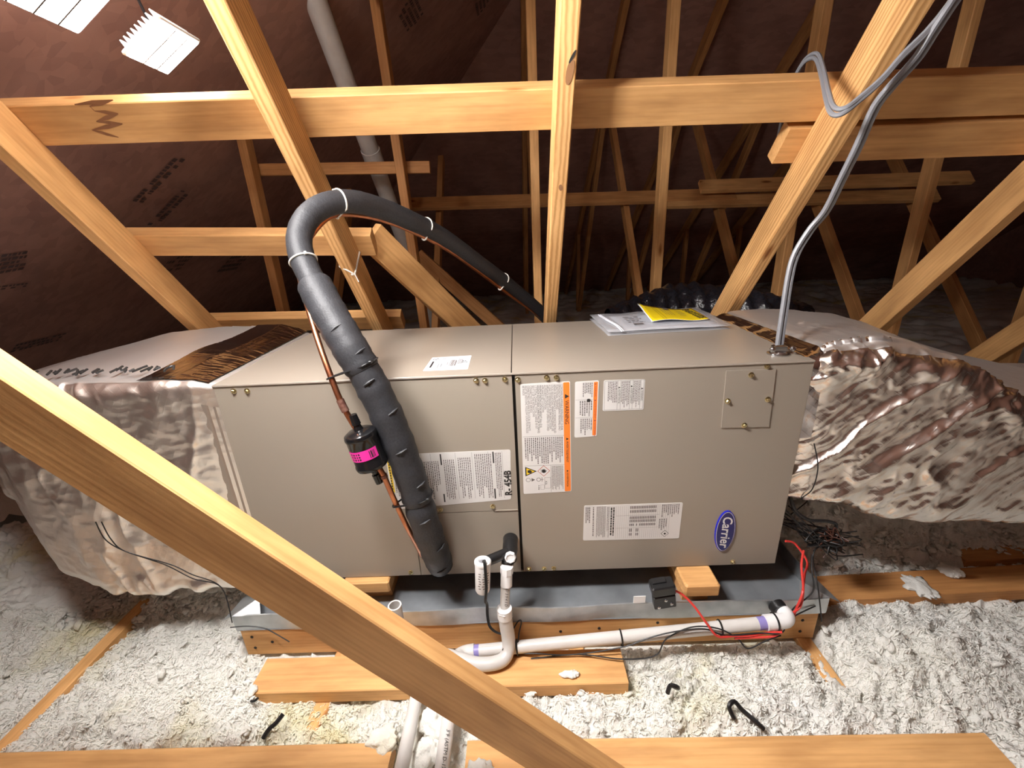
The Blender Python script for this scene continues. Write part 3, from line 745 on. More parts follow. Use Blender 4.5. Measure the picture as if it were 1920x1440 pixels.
# maker's badge, an oval
bd = MB(); n = 40; cx, cz, ra, rb = 1.2115, .1105, .0255, .0625
def oval(ra, rb, y, dx=0): return [(cx + dx + ra * math.cos(2 * math.pi * i / n), y, cz + rb * math.sin(2 * math.pi * i / n)) for i in range(n)]
bd.add(oval(ra, rb, -.0005) + oval(ra, rb, -.0035) + oval(ra - .0012, rb - .0012, -.0045), [(i, (i + 1) % n, n + (i + 1) % n, n + i) for i in range(n)] + [(n + i, n + (i + 1) % n, 2 * n + (i + 1) % n, 2 * n + i) for i in range(n)] + [tuple(range(2 * n, 3 * n))])
bd = bd.build('badge', M['blue_edge'], ah); bd['label'] = 'blue oval badge with white rim and lettering'
mb = MB(); mb.add(oval(ra - .0022, rb - .0026, -.0048), [tuple(range(n))]); mb.build('badge_rim', M['badge_white'], bd)
mb = MB(); mb.add(oval(ra - .0034, rb - .0040, -.0051), [tuple(range(n))]); mb.build('badge_face', M['blue'], bd)
text('lettering', 'Carrier', .0345, (cx + .0005, -.0056, cz), DN, RT, 'badge_white', bd, shear=.18, offset=.0006, sx=.92)

# ------------------------------------------------------------------ foil wrapped ducts (lofts along x)
def loft(name, secs, nx, npz, m, parent, wr, xr=None, lift=0.0, arc=None):
    """secs: rows (x, y0, y1, z0, z1front, z1back, r). wr(P, side) -> outward displacement"""
    secs = np.array(secs, float)
    xs = np.linspace(xr[0] if xr else secs[0, 0], xr[1] if xr else secs[-1, 0], nx)
    # sort for interpolation
    order = np.argsort(secs[:, 0]); s2 = secs[order]
    def sm(col):
        v = np.interp(xs, s2[:, 0], s2[:, col]); return v
    y0, y1, z0, zf, zb, rr = (sm(c) for c in range(1, 7))
    t = np.linspace(0, 1, npz, endpoint=False) if arc is None else np.linspace(arc[0], arc[1], npz)
    # perimeter: start front bottom, up the front, over the top, down the back, along the bottom
    def peri(tt, a0, a1, b0, bf, bb, r):
        h1 = bf - b0; wtop = a1 - a0; h2 = bb - b0; tot = h1 + wtop + h2 + wtop
        s = tt * tot
        out = np.empty((len(tt), 2))
        for i, q in enumerate(s):
            if q < h1: p = (a0, b0 + q)
            elif q < h1 + wtop: k = (q - h1) / wtop; p = (a0 + q - h1, bf + (bb - bf) * k)
            elif q < h1 + wtop + h2: p = (a1, bb - (q - h1 - wtop))
            else: p = (a1 - (q - h1 - wtop - h2), b0)
            out[i] = p
        # round the corners by pulling towards a superellipse-like inset
        cy, cz_ = (a0 + a1) / 2, (b0 + (bf + bb) / 2) / 2
        hw, hh = (a1 - a0) / 2, ((bf + bb) / 2 - b0) / 2
        u = (out[:, 0] - cy) / hw; v = (out[:, 1] - cz_) / hh
        au, av = np.clip(np.abs(u), 0, 1), np.clip(np.abs(v), 0, 1)
        ku, kv = 1 - r / hw, 1 - r / hh
        corner = (au > ku) & (av > kv)
        if corner.any():
            du = (au[corner] - ku) * hw; dv = (av[corner] - kv) * hh
            l = np.maximum(np.hypot(du, dv), 1e-6); m_ = np.maximum(du, dv)
            f = np.where(l > 0, np.minimum(1, r / l), 1)
            out[corner, 0] = cy + np.sign(u[corner]) * (ku * hw + du * f)
            out[corner, 1] = cz_ + np.sign(v[corner]) * (kv * hh + dv * f)
        return out
    V = np.empty((nx, len(t), 3))
    for i in range(nx):
        V[i, :, 0] = xs[i]
        V[i, :, 1:] = peri(t, y0[i], y1[i], z0[i], zf[i], zb[i], rr[i])
    # normals
    dx = np.gradient(V, axis=0)
    if arc is None: dp = (np.roll(V, -1, 1) - np.roll(V, 1, 1))
    else: dp = np.gradient(V, axis=1)
    nrm = np.cross(dx, dp); nrm /= np.linalg.norm(nrm, axis=2, keepdims=True) + 1e-9
    c = V.mean(axis=1, keepdims=True); sign = np.sign(np.sum(nrm * (V - c), axis=2, keepdims=True)); sign[sign == 0] = 1
    nrm *= sign
    V = V + nrm * (wr(V, nrm)[..., None] + lift)
    n_ = len(t); F = []
    ii, jj = np.meshgrid(np.arange(nx - 1), np.arange(n_ if arc is None else n_ - 1), indexing='ij')
    j2 = (jj + 1) % n_
    F = np.stack([ii * n_ + jj, ii * n_ + j2, (ii + 1) * n_ + j2, (ii + 1) * n_ + jj], -1).reshape(-1, 4)
    o = np_mesh(name, V.reshape(-1, 3), F, m, parent)
    if name == 'foil_wrap':
        o.data.materials.append(M['foil_smooth'])
        nf = nrm[:-1][:, :(n_ if arc is None else n_ - 1), 2].reshape(-1)
        o.data.polygons.foreach_set('material_index', (nf > .72).astype(np.int32))
    return o

def ridged(P, s, seed, o=3):
    return 1 - np.abs(fbm(P * s, o, seed))

# right (supply) duct
RS = [(1.352, .012, .505, .19, .560, .560, .02), (1.40, .0, .52, .19, .590, .575, .03), (1.50, -.015, .53, .17, .600, .578, .05), (1.60, -.03, .53, .135, .580, .575, .06),
      (1.70, -.04, .53, .120, .525, .570, .07), (1.80, -.04, .52, .110, .465, .545, .08), (1.90, -.04, .51, .105, .430, .50, .09), (2.05, -.035, .50, .10, .425, .44, .10), (2.25, -.03, .48, .10, .42, .38, .11), (2.75, -.03, .46, .10, .41, .36, .12)]
def wr_right(V, nr):
    P = V.copy(); a = .75                                   # folds running up to the right across the front
    u = P[..., 0] * math.cos(a) + P[..., 2] * math.sin(a); v = -P[..., 0] * math.sin(a) + P[..., 2] * math.cos(a)
    q = np.stack([u * 2.2, v * 13, P[..., 1] * 3], -1)
    q = q + .35 * fbm(P * 7, 3, 4)[..., None]
    folds = ridged(q, 1.0, 21, 2) ** 3
    front = np.clip(-nr[..., 1], 0, 1); top = np.clip(nr[..., 2], 0, 1)
    d = .015 * folds * front
    q2 = np.stack([u * 5, v * 38, P[..., 1] * 6], -1) + .8 * fbm(P * 15, 3, 14)[..., None]
    d += .0045 * ridged(q2, 1.0, 22, 3) ** 2 * front
    cr = ridged(np.stack([P[..., 0] * 26, P[..., 1] * 20, P[..., 2] * 9], -1) + fbm(P * 12, 2, 9)[..., None] * .8, 1.0, 31, 2) ** 2
    zt2 = np.interp(P[..., 0], [r_[0] for r_ in RS], [r_[4] for r_ in RS])
    band = np.exp(-((P[..., 2] - (zt2 - .04)) / .035) ** 2) * np.clip(1 - nr[..., 1] * .5, 0, 1) * (P[..., 1] < .25)
    d += .013 * cr * band
    d += .002 * fbm(P * 16, 3, 5) * (1 - .7 * top) + .0006 * fbm(P * 45, 2, 6) * (1 - .8 * top)
    d -= .012 * np.exp(-((P[..., 0] - 1.352) / .03) ** 2)
    return d
rd = thing('supply_duct', (2.0, .25, .1), 'crinkled silver foil wrapped duct leaving the right end of the cabinet', 'duct')
loft('foil_wrap', RS, 460, 380, M['foil'], rd, wr_right)
loft('foil_tape', RS, 10, 120, M['foil_tape'], rd, lambda V, n_: .002 * fbm(V * 30, 2, 3), (1.349, 1.385), .003, (.10, .60))
# marker strokes on the duct
def marker(polys, parent):
    mb = MB()
    for a_, b_, w_ in polys: mb.tube([a_, b_], w_, 5)
    return mb.build('marker_stroke', M['ink'], parent)

# left (return) plenum
LS = [(0.004, .0, .517, .0, .562, .562, .012), (-.03, -.012, .525, .0, .575, .58, .02), (-.08, -.028, .53, -.005, .585, .600, .035), (-.25, -.04, .53, -.008, .588, .608, .05), (-.42, -.042, .53, -.008, .580, .600, .07),
      (-.52, -.03, .53, .015, .565, .580, .09), (-.60, .02, .53, .06, .548, .565, .11), (-.72, .10, .53, .13, .525, .545, .11), (-.88, .20, .52, .18, .49, .508, .10), (-1.05, .28, .50, .21, .455, .468, .08), (-1.30, .32, .48, .22, .42, .42, .07)]
def wr_left(V, nr):
    P = V
    front = np.clip(-nr[..., 1], 0, 1); top = np.clip(nr[..., 2], 0, 1)
    q = np.stack([P[..., 0] * 13, P[..., 2] * 1.9, P[..., 1] * 3], -1) + .4 * fbm(P * 6, 3, 14)[..., None]
    d = .013 * ridged(q, 1.0, 41, 2) ** 3 * front
    cr = ridged(np.stack([P[..., 0] * 14, P[..., 1] * 14, P[..., 2] * 18], -1) + fbm(P * 10, 2, 19)[..., None] * .7, 1.0, 51, 2) ** 2
    d += .004 * cr * front * np.clip((P[..., 2] - .25) / .2, 0, 1)
    q2 = np.stack([P[..., 0] * 16, P[..., 2] * 46, P[..., 1] * 6], -1) + .8 * fbm(P * 13, 3, 24)[..., None]
    d += .0016 * ridged(q2, 1.0, 42, 3) ** 2 * front
    d += .006 * fbm(P * 5, 2, 25) * top
    d += .0010 * fbm(P * 30, 3, 15) * (1 - .8 * top)
    d += .014 * np.exp(-((P[..., 2] - .012) / .02) ** 2) * ridged(P, 14, 61, 2) * front
    return d * np.clip((-P[..., 0] - .0) / .06, 0, 1)
ld = thing('return_plenum', (-.5, .25, 0), 'silver foil wrapped plenum on the left end of the cabinet', 'duct')
loft('foil_wrap', LS, 400, 400, M['foil_left'], ld, wr_left)
loft('foil_tape', LS, 46, 160, M['foil_tape'], ld, lambda V, n_: wr_left(V, n_) + .0015 * ridged(np.stack([V[..., 0] * 9, V[..., 1] * 90, V[..., 2] * 9], -1), 1.0, 7, 2), (-.155, -.008), .0025, (.262, .52))
loft('metal_collar', LS, 8, 120, M['collar'], ld, lambda V, n_: 0 * V[..., 0], (-.038, -.001), .006, (0.012, .235))
mb = MB()
R4 = random.Random(21)
for k in range(17):   # handwritten marker letters along the front top edge, upside down from here
    bx_ = -.43 + k * .021 + R4.uniform(-.004, .004)
    for s_ in range(2):
        a_ = Vector((bx_ + R4.uniform(-.006, .006), .010 + R4.uniform(-.006, .02), .5985)); b_ = a_ + Vector((R4.uniform(-.012, .012), R4.uniform(.006, .022), .0035))
        mb.tube([a_, b_], .0026, 5)
mb.build('marker_letters', M['ink'], ld)

# ------------------------------------------------------------------ LED work light
n_led = Vector((.51, -.06, -.86)).normalized()
def led_panel(parent, c, n_, xdir, sx, sy, em, strips=3):
    c = Vector(c); n_ = Vector(n_).normalized(); X = Vector(xdir); X = (X - n_ * X.dot(n_)).normalized(); Y = n_.cross(X)
    mb = MB(); mb.box(c - n_ * .006, (sx, sy, .010), (X, Y, n_), .003)
    f = mb.build('led_panel', M['led_frame'], parent)
    for k in range(-4, 5):
        mb = MB(); mb.box(c - n_ * .020 + X * (k * sx / 10), (.003, sy * .86, .022), (X, Y, n_)); mb.build('cooling_fin', M['led_frame'], f)
    w_ = (sy - .012) / strips
    for k in range(strips):
        mb = MB(); mb.box(c + n_ * .001 + Y * ((k - (strips - 1) / 2) * w_), (sx - .010, w_ - .0035, .004), (X, Y, n_), .0012)
        mb.build('led_diffuser', em, f)
        if k:
            mb = MB(); mb.box(c + n_ * .0035 + Y * ((k - strips / 2) * w_), (sx - .012, .0026, .003), (X, Y, n_)); mb.build('led_divider', M['ink_soft'], f)
    return f
lt = thing('led_work_light', (.0, .0, 1.52), 'white folding LED light with glowing striped panels at top left', 'light')
HUB = Vector((.0, .0, 1.48))
mb = MB(); mb.lathe(HUB, (0, 0, 1), [(0, .036), (.02, .04), (.06, .03), (.09, .02), (.09, 0)], 20); mb.tube([HUB + Vector((0, 0, .08)), HUB + Vector((0, 0, .15))], .008, 8)
hub = mb.build('hub', M['led_frame'], lt, True)
mb = MB(); mb.lathe(HUB, (0, 0, -1), [(0, .034), (.012, .033), (.026, .026), (.036, .014), (.039, 0)], 24); mb.build('added_hub_dome', M['added_led_hub'], lt, True)  # glowing dome added out of view to lift the roof deck and background
led_panel(lt, (-.068, .247, 1.283), n_led, (.86, -.03, .51), .12, .12, M['led_rear'])
led_panel(lt, (.072, -.136, 1.252), n_led, (.86, -.03, .51), .19, .155, M['led'], 4)
led_panel(lt, (.12, -.44, 1.38), (.34, .05, -.94), (.95, 0, .30), .19, .155, M['added_led_top'], 4)  # added panel out of view, brightens the floor and cabinet front
led_panel(lt, (.40, -.45, 1.30), (.78, .10, -.62), (.65, 0, .75), .19, .155, M['added_led_side'], 4)  # second added panel, also unseen, throws light over the right side
for pa, up_a in (((-.068, .247, 1.283), (-.16, .30, 1.50)), ((.072, -.136, 1.252), (.0, -.05, 1.42)), ((.12, -.44, 1.38), (.1, -.25, 1.52)), ((.40, -.45, 1.30), (.25, -.25, 1.52))):
    mb = MB(); q = Vector(pa) - n_led * .02; mb.tube(spline([HUB + Vector((0, 0, .05)), Vector(up_a), q], 6), .0032, 8); mb.build('hinge_arm', M['black'], lt, True)

# ------------------------------------------------------------------ refrigerant lines
HOSE = [(0.468, 0.004, 0.033), (0.475, -0.050, 0.108), (0.467, -0.085, 0.231), (0.449, -0.085, 0.354), (0.424, -0.085, 0.480), (0.391, -0.080, 0.583), (0.357, -0.070, 0.656), (0.318, -0.040, 0.717), (0.278, 0.000, 0.779), (0.250, 0.030, 0.832), (0.241, 0.060, 0.875), (0.256, 0.090, 0.913), (0.286, 0.130, 0.937), (0.324, 0.180, 0.943), (0.365, 0.250, 0.930), (0.417, 0.330, 0.901), (0.487, 0.450, 0.850), (0.582, 0.600, 0.756), (0.685, 0.750, 0.652), (0.814, 0.900, 0.511), (0.914, 1.000, 0.370), (.97, 1.10, .2), (1.0, 1.15, -.1)]
HP = spline(HOSE, 10)
hl = thing('suction_line', (.468, 0, .033), 'thick black foam insulated refrigerant hose arching over the cabinet', 'hose')
def hose_part(name, i0, i1, r, taper=True, wrinkle=.0012):
    pts = HP[i0:i1 + 1]; R_ = []
    for k in range(len(pts)):
        e = min(k, len(pts) - 1 - k)
        rr = r * (.93 if e == 0 and taper else 1) + wrinkle * math.sin(k * 1.7) * math.sin(k * .61)
        R_.append(rr)
    mb = MB(); mb.tube(pts, R_, 22)
    o = mb.build(name, M['foam'], hl, True)
    return o
hose_part('foam_sleeve', 0, 25, .0335, True, .0020)
hose_part('foam_sleeve', 25, 53, .0340, True, .0018)
hose_part('foam_sleeve', 53, 80, .0355, True, .0012)
hose_part('foam_tube', 80, len(HP) - 1, .0262, False, .0004)
mb = MB()
R6 = random.Random(2)
for k in range(9):   # folds and tape creases on the lower sleeve
    i = 8 + k * 7; p = HP[i]; t_ = (HP[i + 1] - HP[i - 1]).normalized()
    side = Vector((.75, -.65, 0)) if k % 2 else Vector((.35, -.93, 0)); side = (side - t_ * side.dot(t_)).normalized(); cr_ = t_.cross(side)
    mb.tube([p + side * .0335 + cr_ * -.012, p + side * .0362 + t_ * .002, p + side * .033 + cr_ * .013 + t_ * .004], [.001, .003, .001], 6)
mb.build('foam_crease', M['foam'], hl, True)

COP = [(0.422, 0.003, 0.063), (0.425, -0.030, 0.118), (0.424, -0.090, 0.230), (0.412, -0.110, 0.317), (0.401, -0.120, 0.384), (0.386, -0.120, 0.424), (0.375, -0.120, 0.462), (0.357, -0.120, 0.506), (0.339, -0.115, 0.551), (0.320, -0.100, 0.610), (0.296, -0.070, 0.669), (0.271, -0.030, 0.723), (0.247, 0.010, 0.774), (0.232, 0.050, 0.821), (0.254, 0.090, 0.874), (0.280, 0.150, 0.912), (0.317, 0.210, 0.915), (0.369, 0.270, 0.900), (0.429, 0.360, 0.865), (0.498, 0.470, 0.812), (0.581, 0.600, 0.728), (0.684, 0.750, 0.620), (0.801, 0.880, 0.505), (.90, 1.0, .36)]
CP_ = spline(COP, 8)
cl = thing('liquid_line', (.42, 0, .06), 'thin bare copper refrigerant pipe with black filter drier beside the hose', 'pipe')
mb = MB(); mb.tube(CP_, .0062, 12); mb.build('copper_pipe', M['copper'], cl, True)
ax0 = Vector((.366, -.12, .493)); ax1 = Vector((.384, -.12, .398)); dax = (ax1 - ax0).normalized()
mb = MB(); mb.lathe(ax0 - dax * .012, dax, [(0, .007), (.012, .010), (.014, .024), (.019, .0325), (.024, .034), (.028, .034), (.030, .0325), (.088, .0325), (.090, .034), (.094, .034), (.099, .0325), (.104, .024), (.106, .010), (.118, .007)], 32)
fd = mb.build('filter_drier', M['gloss_black'], cl, True); fd['label'] = 'glossy black cylinder with pink label'
# pink label, a curved patch round the front of the can
mb = MB(); Nn = Vector((0, -1, 0)); Nn = (Nn - dax * Nn.dot(dax)).normalized(); Bn = dax.cross(Nn)
o0 = ax0 - dax * .012
for k in range(16):
    a0 = -1.05 + 2.1 * k / 16; a1 = -1.05 + 2.1 * (k + 1) / 16; r_ = .0331
    q = [o0 + dax * t_ + (Nn * math.cos(a_) + Bn * math.sin(a_)) * r_ for t_, a_ in ((.048, a0), (.048, a1), (.071, a1), (.071, a0))]
    mb.add(q, [(0, 1, 2, 3)])
pk = mb.build('pink_label', M['pink'], fd)
mb = MB()
for k, (a0, wv_) in enumerate(((.52, .05), (.62, .09), (.75, .03), (.82, .04), (-.15, .10), (-.3, .08), (-.5, .12), (-.7, .1))):
    for t0_, t1_ in (((.052, .068),) if k < 4 else ((.052, .056), (.058, .062), (.064, .068))):
        q = [o0 + dax * t_ + (Nn * math.cos(-a_) + Bn * math.sin(-a_)) * .0334 for t_, a_ in ((t0_, a0), (t0_, a0 + wv_), (t1_, a0 + wv_), (t1_, a0))]
        mb.add(q, [(0, 1, 2, 3)])
mb.build('label_print', M['ink'], fd)
for i0, i1, r_ in ((46, 50, .0082), (61, 66, .0080), (31, 33, .0080)):
    mb = MB(); mb.tube(CP_[i0:i1], r_, 12); mb.build('brazed_joint', M['braze'], cl, True)
i_ = 30
for (p, d_) in ((ax0 - dax * .012, -1), (ax1 + dax * .012, 1)):
    mb = MB(); mb.tube([p, p + dax * (d_ * .022)], [.0095, .0078], 12); mb.build('pipe_stub', M['gloss_black'], cl, True)

# ------------------------------------------------------------------ zip ties
def tie_round(center, axis, r, m, label, n=22, w_=.0022, squash=None, tail=(0, -1, 0)):
    axis = Vector(axis).normalized(); c = Vector(center); Nn = axis.orthogonal().normalized(); Bn = axis.cross(Nn)
    pts = [c + (Nn * math.cos(2 * math.pi * k / n) + Bn * math.sin(2 * math.pi * k / n)) * r for k in range(n + 1)]
    mb = MB(); mb.tube(pts, w_, 6); tl = Vector(tail); tl = (tl - axis * tl.dot(axis)).normalized()
    mb.box(c + tl * (r + .001), (.007, .006, .005), (axis, tl, axis.cross(tl)), .001)
    o = mb.build('zip_tie', M[m]); tag(o, label, 'zip tie', 'zip ties'); return o
def hose_tie(i, r, m, label, tail=(0, -1, 0)):
    return tie_round(HP[i], HP[i + 1] - HP[i - 1], r, m, label, tail=tail)
hose_tie(88, .0275, 'white_tie', 'white zip tie round the hose below its left bend', (.6, -.7, 0))
def loop_tie(p, q, rp, rq, ax, m, label):
    """one loop round two parallel pipes"""
    p, q = Vector(p), Vector(q); ax = Vector(ax).normalized(); d_ = (q - p); d_ = (d_ - ax * d_.dot(ax)).normalized(); s_ = ax.cross(d_); pts = []
    for k in range(13):
        a_ = math.pi / 2 + math.pi * k / 12; pts.append(p + (d_ * math.cos(a_) + s_ * math.sin(a_)) * rp)
    for k in range(9):
        a_ = -math.pi / 2 + math.pi * k / 8; pts.append(q + (d_ * math.cos(a_) + s_ * math.sin(a_)) * rq)
    pts.append(pts[0])
    mb = MB(); mb.tube(pts, .0021, 6); mb.box(pts[2], (.007, .006, .006), None, .001)
    o = mb.build('zip_tie', M[m]); return tag(o, label, 'zip tie', 'zip ties')
def nearest(P, p): return min(P, key=lambda q: (q - p).length)
for i, m_, lb, rh in ((125, 'white_tie', 'white zip tie at the top of the hose arch', .0275), (155, 'white_tie', 'white zip tie on the hose and copper behind arch', .0275), (177, 'white_tie', 'farthest white zip tie on the descending hose', .0275),
                      (54, 'black', 'black zip tie holding copper pipe to hose above the cabinet edge', .0365), (26, 'black', 'black zip tie holding copper pipe to hose below filter drier', .0355)):
    p = HP[i]; q = nearest(CP_, p); loop_tie(p, q, rh, .0085, HP[i + 1] - HP[i - 1], m_, lb)
# tie round the truss web below the arch
zc = .80
wc = plane_pt(.20, zc, .0445); X_ = Vector((1, 0, 0)); Y_ = n1.normalized()
c4 = [(-.0205, -.0465), (.0205, -.0465), (.0205, .0465), (-.0205, .0465)]
pts = [wc + X_ * a_ + Y_ * b_ + Vector((0, 0, .0)) + Vector((0, 0, .012)) * (1 if k in (0, 3) else -1) for k, (a_, b_) in enumerate(c4)]
mb = MB(); mb.tube(pts + [pts[0]], .0032, 6); mb.box(pts[1] + Vector((-.006, -.003, 0)), (.008, .006, .006), None, .001); mb.tube([pts[1], pts[1] + Vector((.012, -.012, -.022))], .0018, 6)
o = mb.build('zip_tie', M['white_tie']); tag(o, 'white zip tie tied round the bright web under the hose', 'zip tie', 'zip ties')

# ------------------------------------------------------------------ condensate drain
tr = thing('condensate_trap', (.65, -.12, 0), 'white plastic condensate trap hanging from the cabinet drain outlet', 'drain')
mb = MB(); mb.tube([(.660, .0, .108), (.660, -.045, .114)], [.0195, .0180], 20); mb.lathe((.660, -.03, .115), (0, -1, .06), [(0, .0190), (.026, .0190), (.032, .0172), (.054, .0168), (.054, 0)], 20)
mb.tube([(.656, -.060, .118), (.653, -.080, .098)], .0155, 18); mb.tube([(.656, -.066, .122), (.598, -.098, .122)], .0125, 16)
mb.build('black_tee', M['black'], tr, True)
def octa(c, ax, r, h, name, m='pvc_cap'):
    mb = MB(); mb.lathe(c, ax, [(0, 0), (0, r), (h - .002, r), (h, r - .002), (h, r * .72), (h - .002, r * .68), (h - .002, 0)], 8); return mb.build(name, M[m], tr)
octa((.661, -.083, .124), (0, -1, .25), .0136, .010, 'clean_out_plug')
octa((.6515, -.093, .103), (-.05, -.12, -.9), .0156, .020, 'hex_adapter')
mb = MB(); mb.lathe((.6500, -.0955, .084), (-.06, -.25, -.96), [(0, .0142), (.030, .0142), (.030, .0118)], 20); mb.build('adapter_collar', M['pvc_cap'], tr, True)
pu = spline([(.6485, -.093, .072), (.645, -.107, .040), (.642, -.120, .005), (.6415, -.125, -.012)], 5)
mb = MB(); mb.tube(pu, .0116, 18); mb.build('riser_pipe', M['pvc'], tr, True)
text('pipe_print', '8 7 3 9 4 1 D', .010, (.648, -.1215, .037), (-.09, -.33, -.93), (.98, -.2, -.09), 'ink', tr, sx=.85)
octa((.6405, -.128, -.004), (-.02, -.25, 1), .0160, .012, 'cap_plug')
UB = spline([(.6412, -.126, .004), (.6430, -.127, -.040), (.6465, -.130, -.080), (.6455, -.142, -.106), (.634, -.158, -.1185), (.608, -.168, -.1195), (.570, -.169, -.1185), (.530, -.158, -.117), (.490, -.148, -.114), (.455, -.152, -.112)], 6)
mb = MB(); mb.tube(UB, [.0168 if i < 14 else .0160 for i in range(len(UB))], 22); mb.build('trap_bend', M['pvc'], tr, True)
mb = MB(); mb.tube([(.6412, -.126, .008), (.6416, -.1265, -.018)], .0182, 22); mb.build('hub_ring', M['pvc_cap'], tr, True)
vt = Vector((.402, -.185, .090))
mb = MB()
mb.tube(spline([(.485, -.148, -.114), (.452, -.160, -.112), (.440, -.20, -.111), (.4405, -.26, -.111), (.4405, -.62, -.111)], 6), .0140, 18)
mb.build('floor_pipe', M['pvc'], tr, True)
mb = MB(); mb.lathe((vt.x, vt.y, -.10), (0, 0, 1), [(0, .0150), (.19, .0150), (.19, .0118), (.10, .0118), (.10, 0)], 22)
mb.build('vent_stub', M['pvc'], tr, True)

# secondary drain from the pan
sd = thing('pan_drain_pipe', (.9, -.125, -.1), 'long white plastic drain pipe running along the front of the platform', 'pipe')
q0 = Vector((.535, -.127, -.131)); q1 = Vector((1.285, -.127, -.062)); dq = (q1 - q0).normalized()
mb = MB(); mb.tube([q0, q1], .0150, 22); mb.build('long_pipe', M['pvc'], sd, True)
mb = MB(); mb.tube(spline([(.560, -.127, -.129), (.540, -.128, -.131), (.524, -.138, -.128), (.520, -.160, -.118), (.5195, -.20, -.112)], 6), .0178, 20); mb.build('left_elbow', M['pvc'], sd, True)
mb = MB(); mb.tube([(.5195, -.19, -.112), (.519, -.62, -.110)], .0142, 20); mb.build('floor_pipe', M['pvc'], sd, True)
text('pipe_print', '3"F (ASTM D-1785', .0105, (.5245, -.368, -.0962), (0, -1, 0), (.93, 0, -.36), 'ink', sd, 'CENTER')
for c_ in (q0 + dq * .028, q1 - dq * .022):
    mb = MB(); mb.tube([c_ - dq * .009, c_ + dq * .009], .0154, 22); mb.build('primer_ring', M['primer'], sd, True)
mb = MB(); mb.tube([q1 - dq * .012, q1 + dq * .022], .0188, 22); mb.build('elbow_socket', M['pvc_cap'], sd, True)
mb = MB(); mb.tube(spline([q1 + dq * .018, q1 + dq * .038 + Vector((0, .002, 0)), q1 + dq * .047 + Vector((0, .016, .0)), (1.328, -.085, -.058)], 6), .0172, 22); mb.build('right_elbow', M['pvc_cap'], sd, True)
mb = MB(); mb.tube([(1.3265, -.100, -.0585), (1.324, -.081, -.0575)], .0200, 22); mb.build('gasket', M['black'], sd, True)
text('pipe_print', 'HWY 9101 15', .011, (1.10, -.1412, -.0720), dq, (0, -.5, .9), 'ink_soft', sd)

# vent stack beyond the beams
mb = MB(); v0 = Vector((.022, 1.03, 1.655)); dv = Vector((.013, .689, -.725)).normalized()
mb.tube([v0 - dv * .22, v0 + dv * .9, v0 + dv * 2.3], .041, 24)
vs_ = thing('vent_stack', v0, 'white plastic vent pipe slanting down behind the top beam', 'pipe'); mb.build('pipe_run', M['pvc'], vs_, True)
mb = MB(); mb.tube([v0 + dv * .56, v0 + dv * .64], .046, 24); mb.build('coupling', M['pvc'], vs_, True)

# float switch
fs_ = thing('float_switch', (.597, -.13, .067), 'white cylindrical float switch with black lead hanging beside the trap', 'switch')
fa = Vector((-.06, -.10, -.99)).normalized(); f0 = Vector((.5985, -.122, .150))
mb = MB(); mb.lathe(f0, fa, [(.004, .008), (0, .0105), (0, .0175), (.002, .0195), (.008, .0195), (.009, .0182), (.078, .0172), (.084, .014), (.086, 0)], 26); mb.build('float_body', M['pvc_cap'], fs_, True)
mb = MB(); mb.lathe(f0, fa, [(.0035, 0), (.0035, .0107), (.001, .0107)], 20); mb.build('cap_recess', M['grey_cable'], fs_)
R8 = random.Random(4); mb = MB()
for k in range(7):
    t_ = .024 + k * .0065
    for j in range(3):
        a_ = -.9 + j * .55 + R8.uniform(-.1, .1); Nn = Vector((0, -1, 0)); Nn = (Nn - fa * Nn.dot(fa)).normalized(); Bn = fa.cross(Nn)
        r_ = .0182
        mb.add([f0 + fa * tt + (Nn * math.cos(aa) + Bn * math.sin(aa)) * r_ for tt, aa in ((t_, a_), (t_, a_ + .3), (t_ + .0022, a_ + .3), (t_ + .0022, a_))], [(0, 1, 2, 3)])
mb.build('body_print', M['ink_soft'], fs_)
mb = MB()
W0 = spline([(.5985, -.124, .147), (.602, -.134, .158), (.604, -.146, .135), (.603, -.150, .09), (.598, -.144, .05), (.596, -.105, .0), (.594, -.098, -.045), (.597, -.096, -.082), (.612, -.10, -.098), (.632, -.104, -.102)], 6)
mb.tube(W0, .0019, 6); mb.tube([p + Vector((.0035, 0, .001)) for p in W0], .0019, 6); mb.build('lead_wire', M['black_wire'], fs_, True)

# ------------------------------------------------------------------ pan switch clipped on the rim
ps = thing('pan_switch', (1.03, -.1, 0), 'black plastic water switch with three screws clipped on the pan rim', 'switch')
axx = (Vector((.985, .05, .10)).normalized(), Vector((0, .9, -.35)).normalized(), None)
X_ = Vector((.98, 0, .16)).normalized(); Z_ = Vector((-.16, -.12, .98)).normalized(); Y_ = Z_.cross(X_)
c_ = Vector((1.030, -.100, .012))
mb = MB(); mb.box(c_ + Z_ * -.022, (.053, .022, .042), (X_, Y_, Z_), .002); mb.build('switch_base', M['black'], ps)
mb = MB(); mb.box(c_ + Z_ * .016 + Y_ * .006, (.056, .034, .030), (X_, Y_, Z_), .003); mb.box(c_ + Z_ * .0325 + Y_ * .012 + X_ * -.006, (.034, .016, .004), (X_, Y_, Z_), .001); mb.build('switch_head', M['black'], ps)
for a_, b_ in ((-.016, -.034), (.015, -.028), (.002, -.012)):
    mb = MB(); mb.lathe(c_ + X_ * a_ + Z_ * b_ - Y_ * .011, -Y_, [(0, .0042), (.002, .0040), (.003, .0025), (.003, 0)], 12); mb.build('screw', M['steel'], ps)
mb = MB(); mb.box((.978, -.084, -.022), (.030, .002, .022), None, .0005); mb.build('clip_tab', M['pvc_cap'], ps)

